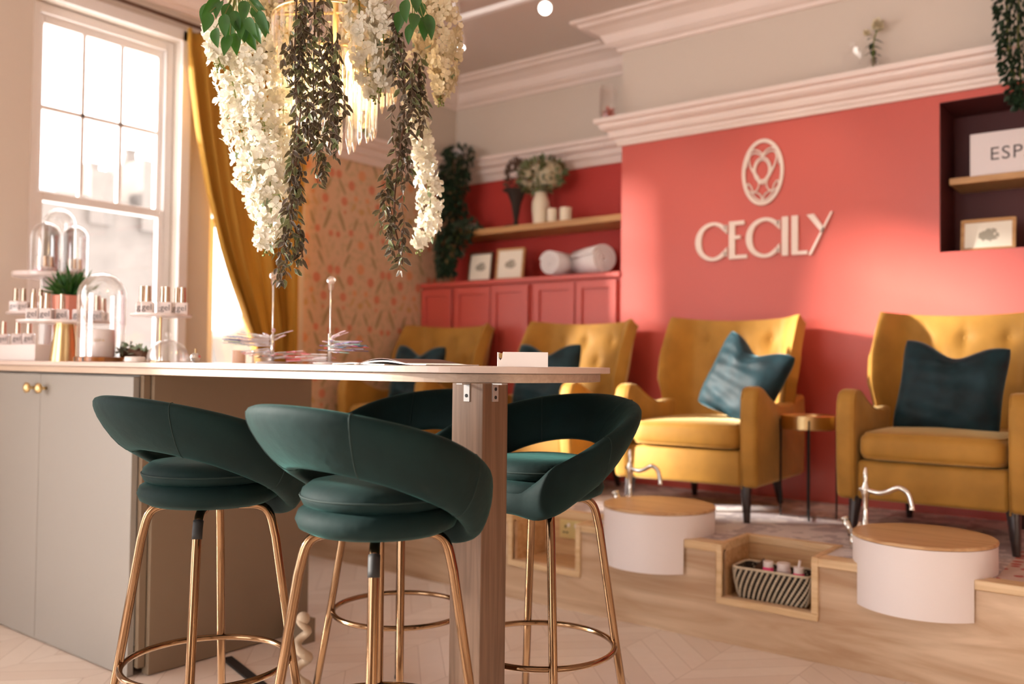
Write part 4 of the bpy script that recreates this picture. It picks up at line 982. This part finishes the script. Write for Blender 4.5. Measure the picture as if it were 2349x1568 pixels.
text('ESPA', .014, cn, (0, -.0495, .055), (pi/2, 0, 0), M['brass'], sp=1.3)
# potted plant
pt = thing('potted_plant', 'spiky green plant in a copper and gold pot amid the bottles', 'plant', (-3.70, 1.80, TOP+.10))
mk('pot', MB().lathe([(0, .0), (.050, .0), (.056, .02), (.064, .17), (.060, .172), (.056, .155), (0, .15)], seg=14), M['copper'], pt, False)
mk('pot_stand', MB().lathe([(0, -.10), (.05, -.10), (.045, -.09), (.045, .0), (0, .0)], seg=24), M['bwhite'], pt, True)
r = random.Random(3); m_ = MB()
for cxx, cyy, k_ in ((-.045, .01, 60), (.035, -.02, 55), (.0, .03, 40)):
    for k in range(k_):
        d = ruv(r); d.z = abs(d.z)*1.1+.25; m_.leaf((cxx+r.uniform(-.01, .01), cyy+r.uniform(-.01, .01), .155+r.uniform(0, .03)), d, ruv(r), r.uniform(.08, .135), .014, .1)
mk('foliage', m_, M['leafg'], pt)
# small things in front
p = at(302, 800, Y=1.60); tag(mk('soap_puck', MB().lathe([(0, 0), (.030, 0), (.033, .003), (.033, .016), (.030, .019), (0, .019)], seg=32), M['white'], None, True, loc=(p.x, 1.612, TOP), auto=40), 'small white round puck at the front edge of the bar beside the striped board', 'puck')
p = at(305, 800, Y=1.74); dw = thing('driftwood_arrangement', 'driftwood piece with silvery succulents on a low tray', 'plant arrangement', (p.x, 1.74, TOP))
mk('tray', MB().box(-.09, .09, -.04, .04, 0, .010), M['barwood'], dw, bevel=.003)
pts_ = spline([(-.075, 0, .022), (-.03, .005, .034), (.02, -.004, .040), (.06, 0, .028), (.085, 0, .02)], 5); mk('driftwood', MB().tube(pts_, [.012+.008*abs(sin(k*.9)) for k in range(len(pts_))], 8), M['twig'], dw, True)
m_ = MB(); r = random.Random(9)
for k in range(9):
    c = Vector((-.07+.018*k, r.uniform(-.02, .02), .035+r.uniform(-.005, .03)))
    for q in range(7): m_.leaf(c, ruv(r)+Vector((0, 0, .6)), ruv(r), r.uniform(.022, .036), .012, .1)
mk('succulents', m_, M['pale_leaf'], dw)
dm = dome('cake_dome', 'low ribbed glass cake dome with a round knob on the bar', 386, 1.72, TOP+.006, .070, .074, True, .02, 96)
mk('glass_plate', MB().lathe([(0, 0), (.080, 0), (.088, .004), (.086, .006), (0, .005)], seg=40), M['glass'], dm, True, loc=(0, 0, -.006))
p = at(449, 800, Y=1.80); pf = thing('perfume_bottle', 'tiny faceted glass perfume bottle right of the cake dome', 'perfume bottle', (p.x, 1.80, TOP)); mk('bottle', MB().ball((0, 0, .018), .018, 8, 6), M['chrome'], pf); mk('stopper', MB().tube([(0, 0, .034), (0, 0, .05)], .003), M['brass'], pf)
p = at(548, 800, Y=2.10); tag(mk('peach_candle', MB().lathe([(0, 0), (.026, 0), (.026, .05), (.022, .05), (.022, .044), (0, .044)], seg=24), pm('peach_glass', srgb(246, 206, 180), .3), None, True, loc=(p.x, 2.10, TOP), auto=40), 'pale peach candle glass at the back of the bar near the window', 'candle')
p = at(600, 800, Y=2.12); tag(mk('glass_tumbler', MB().lathe([(0, 0), (.034, 0), (.036, .05), (.034, .05), (.032, .004), (0, .004)], seg=24), M['glass'], None, True, loc=(p.x, 2.12, TOP)), 'clear glass tumbler behind the left nail swatch stand', 'tumbler')

# nail swatch display wheels
def swatch_stand(lab, x, Y, hrod, fans, seed):
    p = at(x, 800, Y=Y); t = thing('swatch_stand', lab, 'nail swatch stand', (p.x, Y, TOP)); r = random.Random(seed)
    mk('base', MB().lathe([(0, 0), (.050, 0), (.055, .002), (.054, .006), (.01, .010), (0, .010)], seg=36), M['bwhite'], t, True, auto=40)
    mk('rod', MB().tube([(0, 0, .008), (0, 0, hrod)], .0026, 10).tube([(0, 0, .008), (0, 0, .10)], .006, 12), M['chrome'], t, True)
    mk('finial', MB().ball((0, 0, hrod+.012), .014, 8, 6).tube([(0, 0, hrod-.02), (0, 0, hrod)], .008), M['crystal'], t)
    cols = [srgb(*c) for c in ((44, 74, 130), (64, 120, 160), (20, 130, 90), (230, 60, 110), (250, 130, 150), (40, 40, 60), (130, 100, 170), (250, 150, 80), (210, 40, 60), (120, 200, 190), (240, 220, 230))]
    for (z0, ang0, ang1, n, L, rise, cset) in fans:
        f = MB()
        mats = [M['bwhite']]+[swm(c) for c in cset]
        for k in range(n):
            a = ang0+(ang1-ang0)*k/max(1, n-1)+r.uniform(-.03, .03); d = Vector((cos(a), sin(a), rise+r.uniform(-.04, .04))).normalized(); w_ = Vector((-sin(a), cos(a), 0))*.0055; p0 = Vector((0, 0, z0+r.uniform(-.011, .011))); up = Vector((0, 0, .0016))
            for (s0, s1, ww, mi) in ((.012, L*.66, .5, 0), (L*.66, L, 1.15, 1+(k*7) % len(cset))):
                f.mi = mi; q0, q1 = p0+d*s0, p0+d*s1; w0, w1 = w_*(ww), w_*ww*(1 if mi == 0 else .7)
                f.add([q0-w0, q1-w1, q1+w1, q0+w0, q0-w0+up, q1-w1+up, q1+w1+up, q0+w0+up], [(0, 3, 2, 1), (4, 5, 6, 7), (0, 1, 5, 4), (1, 2, 6, 5), (2, 3, 7, 6), (3, 0, 4, 7)])
        mk('swatch_fan', f, mats, t)
_sw = {}
def swm(i):
    c = ((44, 74, 140), (70, 130, 170), (20, 140, 96), (235, 60, 110), (252, 150, 165), (36, 36, 50), (120, 96, 180), (250, 150, 90), (205, 40, 60), (130, 205, 200), (244, 214, 228))[i]
    if i not in _sw: _sw[i] = pm('polish_%d' % i, srgb(*c), .2, coat=.5)
    return _sw[i]
swatch_stand('tall nail swatch stand on the left, its fans spread towards the curtain', 625, 1.93, .292,
    [(.070, 2.5, 4.6, 26, .165, .05, (0, 1, 2, 6, 5)), (.085, 2.2, 4.2, 20, .12, .12, (5, 8, 2, 10)), (.045, 2.5, 3.9, 12, .11, -.12, (3, 5, 10)), (.088, -.6, .5, 3, .075, .30, (10,)), (.026, -.9, .7, 14, .135, .04, (7, 3, 4, 10))], 1)
swatch_stand('nail swatch stand on the right, its fans nearest the magazines', 757, 1.93, .262,
    [(.052, -1.0, .9, 24, .125, -.02, (0, 1, 6, 9, 3)), (.064, -.9, .6, 16, .11, .04, (10, 9, 6)), (.080, -.5, .5, 4, .065, .30, (10,)), (.022, 2.3, 4.1, 18, .14, -.02, (3, 4, 10, 8))], 2)

# magazines and the white box
def magazine(lab, x0, x1, Y, lift, hgt, z0):
    a, b = at(x0, 800, Y=Y), at(x1, 800, Y=Y); t = thing('magazine', lab, 'magazine', (a.x, Y, z0)); L = b.x-a.x
    def pg(h0, h1, k):
        P = [(L*u, lift*max(0, sin(pi*min(1, u*1.15)))**1.5*(1-.6*u)*k+h0+h1*u) for u in [i/20 for i in range(21)]]
        return P
    A = pg(.0012, 0, 1.0); B = pg(.0, 0, .55)
    mk('cover', MB().prism(A+[(x, z-.0009) for x, z in A[::-1]], -.10, .12, 'y'), M['mag'], t)
    mk('pages', MB().prism(B+[(x, z+.003) for x, z in B[::-1]], -.098, .118, 'y'), M['paper'], t)
magazine('open magazine with raised dark pages on the bar between the swatches and the white box', 872, 1035, 1.80, .022, .010, TOP+.0012)
magazine('flat magazine lying under the curled one on the bar', 822, 940, 1.80, .008, .003, TOP+.0004)
a_ = at(1200, 800, Y=1.80)
wb = thing('card_box', 'low white box with a notched corner near the end of the bar', 'box', (a_.x, 1.80, TOP), .62); hw = .063
mk('shell', MB().prism([(-hw, 0), (hw, 0), (hw, .037), (-hw+.014, .037), (-hw+.012, .022), (-hw+.008, .016), (-hw+.004, .022), (-hw+.003, .036), (-hw, .036)], -.045, .045, 'y'), M['white'], wb, bevel=.0008)
mk('brass_clip', MB().box(-hw+.004, -hw+.012, -.03, .03, .022, .034), M['brass'], wb)

# ================================================================== SHELVES AND LEDGE
def trailing(name, lab, pts, n, seed, L0=.045, mat='ivy', cat='trailing plant', pot=None):
    r = random.Random(seed); o = Vector(pts[0][0]); t = thing(name, lab, cat, tuple(o)); m_ = MB(); s_ = MB()
    P = [Vector(p) for p, _ in pts]; R_ = [q for _, q in pts]
    for s in range(6):
        off = Vector((r.uniform(-1, 1), r.uniform(-1, 1)*.5, 0)); s_.tube([p-o+off*q*.6 for p, q in zip(P, R_)], .003, 5)
    for k in range(n):
        p, rad, _ = along(P, R_, r.random()); d = ruv(r); p = p+Vector((d.x*rad, -abs(d.y)*rad*.6 if True else 0, d.z*rad*.5))
        m_.leaf(p-o, Vector((d.x*.6, -abs(d.y)*.6, -.7)), ruv(r), L0*r.uniform(.6, 1.1), L0*.5, .15)
    if pot: mk('pot', MB().lathe([(0, -pot), (.05, -pot), (.06, 0), (.055, 0), (0, -.01)], seg=20), M['bwhite'], t, True)
    mk('leaves', m_, M[mat], t); mk('stems', s_, M['stem'], t)
zc = 2.54
def al(x, y, Y=4.86): return at(x, y, Y=Y)
p = al(1068, 400); 
trailing('trailing_plant', 'dark trailing plant hanging from the alcove cornice in the corner', [((p.x, 4.80, zc+.06), .13), ((p.x-.01, 4.78, zc+.02), .14), ((p.x-.01, 4.76, 2.30), .12), ((p.x-.01, 4.76, 2.10), .11)], 900, 41, .05, pot=.055)
p = al(1075, 500, 4.74); trailing('trailing_plant', 'dark fern spilling over the left of the alcove shelf', [((p.x, 4.76, 2.05), .13), ((p.x-.02, 4.63, 1.97), .15), ((p.x-.05, 4.60, 1.85), .10), ((p.x-.07, 4.60, 1.70), .06)], 520, 42, .055, pot=.055)
IVX = at(2342, 150, Y=4.45).x
trailing('trailing_plant', 'fine leafed ivy cascading at the top right edge of the ledge', [((IVX-.02, 4.50, 2.86), .08), ((IVX, 4.46, 2.72), .10), ((IVX, 4.43, 2.5), .085), ((IVX+.01, 4.43, 2.30), .06), ((IVX+.015, 4.43, 2.22), .03)], 900, 43, .035)
mk('cord', MB().tube([(0, 0, -.02), (0, 0, CEIL-2.86)], .003, 6), M['stem'], bpy.data.objects['trailing_plant.002'])
SZ = 1.992
p = al(1184, 450, 4.78); ft = thing('trumpet_vase', 'dark trumpet vase with dried flowers on the alcove shelf', 'vase', (p.x, 4.78, SZ))
mk('vase', MB().lathe([(0, 0), (.085, 0), (.085, .012), (.02, .022), (.014, .05), (.035, .17), (.06, .24), (.095, .255), (.09, .262), (.05, .25), (0, .2)], seg=28), M['bdark'], ft, True)
r = random.Random(4); m_ = MB(); 
for k in range(150): d = ruv(r); c = Vector((d.x*.055, d.y*.05, .33+d.z*.10+abs(d.z)*.02)); m_.leaf(c, d+Vector((0, 0, .4)), ruv(r), .045, .022)
mk('dried_flowers', m_, pm('dried_flower', srgb(104, 78, 62), .8, var=.4, vscale=30), ft)
p = al(1241, 450, 4.76); fv = thing('flower_vase', 'cream vase of white and green flowers on the alcove shelf', 'vase', (p.x, 4.76, SZ))
mk('vase', MB().lathe([(0, 0), (.04, 0), (.052, .03), (.060, .10), (.058, .15), (.045, .185), (.038, .20), (.040, .215), (.034, .215), (0, .19)], seg=28), M['candle'], fv, True)
m_ = MB(); m2 = MB()
for k in range(260): d = ruv(r); c = Vector((d.x*.15, d.y*.08, .33+d.z*.09)); (m2.leaf(c, d+Vector((0, 0, .2)), ruv(r), .06, .03) if k % 2 else floret(m_, c, d, .03, r))
for k in range(26): d = ruv(r); m2.leaf((d.x*.03, d.y*.03, .22), Vector((d.x, d.y, 1.2)), ruv(r), .14, .02)
mk('blooms', m_, M['petalc'], fv); mk('foliage', m2, M['vineg'], fv, 'leaf')
for i, (x, w_, h_, lab) in enumerate([(1240, .046, .105, 'tall cream pillar candle before the cream vase'), (1268, .034, .088, 'middle candle in a white glass on the alcove shelf'), (1299, .040, .085, 'right-hand candle in a cream glass on the alcove shelf')]):
    p = al(x, 480, 4.72); t = thing('candle', lab, 'candle', (p.x, 4.715, SZ), 0, 'candles on the alcove shelf')
    mk('wax', MB().lathe([(0, 0), (w_, 0), (w_, h_), (w_*.9, h_), (w_*.88, h_-.008), (0, h_-.008)], seg=24), M['candle'], t, True, auto=40); mk('wick', MB().tube([(0, 0, h_-.008), (0, 0, h_+.004)], .0015, 6), M['black'], t)
CZ = 1.632
def frame(lab, p, w_, h_, fw, mat, rx=-.12, rz=0):
    t = thing('picture_frame', lab, 'picture frame', p, rz); t.rotation_euler = (rx, 0, rz)
    f = MB().box(-w_, -w_+fw, -.010, .010, 0, h_).box(w_-fw, w_, -.010, .010, 0, h_).box(-w_+fw, w_-fw, -.010, .010, 0, fw).box(-w_+fw, w_-fw, -.010, .010, h_-fw, h_)
    mk('frame', f, mat, t, bevel=.002); o = mk('print', MB().box(-w_+fw, w_-fw, -.004, .004, -h_/2+fw, h_/2-fw), M['print'], t, loc=(0, 0, h_/2))
p = al(1100, 620, 4.70); frame('small square picture frame at the left on the coral cupboard top', (p.x, 4.70, CZ+.001), .105, .205, .014, M['twig'])
p = al(1168, 620, 4.70); frame('small square picture frame beside the trailing plant, the right one of the pair', (p.x, 4.70, CZ+.001), .112, .215, .014, M['shelf'], rz=.05)
def towel(lab, p, r0, L, rz):
    t = thing('rolled_towel', lab, 'towel', p, rz, 'rolled towels on the cupboard'); m_ = MB(); pts = []
    n = 90
    for k in range(n): q = k/n*2*pi*4.5; rr = r0*(.12+.88*k/n); pts.append((rr*cos(q), rr*sin(q)))
    vs = [(a, -L/2, b+r0) for a, b in pts]+[(a, L/2, b+r0) for a, b in pts]; N = len(pts)
    m_.add(vs, [(i, i+1, N+i+1, N+i) for i in range(N-1)])
    mk('roll', m_, M['towel'], t, True, solid=.012)
p = al(1278, 600, 4.72); towel('white rolled towel, the left one on the cupboard top', (p.x, 4.76, CZ+.008), .078, .26, .0)
p = al(1342, 600, 4.72); towel('white rolled towel, the right one on the cupboard top', (p.x+.02, 4.77, CZ+.008), .088, .32, 1.05)
# niche on the right
eb = thing('display_box', 'white box printed ESPA standing on the recess shelf', 'box', (at(2225, 400, Y=4.69).x+.02, 4.76, 1.987), .0)
mk('box', MB().box(-.02, .62, -.07, .08, 0, .205), M['bwhite'], eb, bevel=.003)
text('ESPA', .088, eb, (.165, -.0705, .070), (pi/2, 0, 0), M['ink'], .0008, 1.12)
frame('oak framed botanical drawing in the recess below the shelf', (at(2266, 550, Y=4.70).x, 4.70, NZ0+.004), .117, .155, .016, M['shelf'], rz=.0)
# things on the ledge above
LZ = 2.54
def ledge(x): return at(x, 160, Y=4.54)
p = ledge(1397); gj = thing('glass_jar', 'clear glass vase with a pink flower on the left corner of the ledge', 'glass vase', (p.x, 4.54, LZ))
mk('glass', MB().lathe([(0, 0), (.052, 0), (.056, .01), (.056, .20), (.053, .20), (.053, .012), (0, .008)], seg=32), M['glass'], gj, True)
m_ = MB(); r = random.Random(8); [floret(m_, Vector((0, 0, .035))+ruv(r)*.02, ruv(r), .028, r) for k in range(26)]; mk('flower', m_, pm('pink_flower', srgb(226, 120, 104), .6), gj)
p = ledge(1955); gb = thing('glass_bottle', 'clear square glass bottle on the ledge left of the white rose', 'glass bottle', (p.x, 4.54, LZ))
mk('glass', MB().box(-.042, .042, -.025, .025, 0, .135), M['glass'], gb, bevel=.008); mk('stopper', MB().lathe([(0, .135), (.016, .135), (.014, .15), (.02, .16), (0, .168)], seg=16), M['glass'], gb, True)
p = ledge(2003); rv = thing('bud_vase', 'small glass bud vase with a white rose on the ledge', 'vase', (p.x, 4.54, LZ))
mk('vase', MB().lathe([(0, 0), (.03, 0), (.034, .02), (.02, .05), (.022, .06), (.019, .06), (0, .01)], seg=20), M['glass'], rv, True)
mk('stem', MB().tube(spline([(0, 0, .01), (0, 0, .09), (.006, 0, .16), (.02, 0, .20)], 5), .0035, 6), M['stem'], rv, True)
m_ = MB(); [m_.leaf((0, 0, .07+.012*k), (sin(k*2), cos(k*2), -.3+(.8 if k > 8 else 0)), (0, 0, 1), .055, .028, .2) for k in range(11)]; mk('leaves', m_, M['ivy'], rv)
m_ = MB(); [floret(m_, Vector((.02, 0, .225))+ruv(r)*.010, ruv(r)+Vector((0, 0, .6)), .026, r) for k in range(26)]; [floret(m_, Vector((-.03, 0, .195))+ruv(r)*.006, ruv(r)+Vector((0, 0, .6)), .014, r) for k in range(12)]; mk('rose', m_, M['petalc'], rv)
p = al(1018, 340, 4.80); tag(mk('small_bottle', MB().lathe([(0, 0), (.03, 0), (.032, .09), (.012, .11), (.012, .14), (0, .14)], seg=16), M['glass'], None, True, loc=(-4.27, 4.56, LZ)), 'small clear bottle on the cornice ledge near the wallpaper corner', 'bottle')
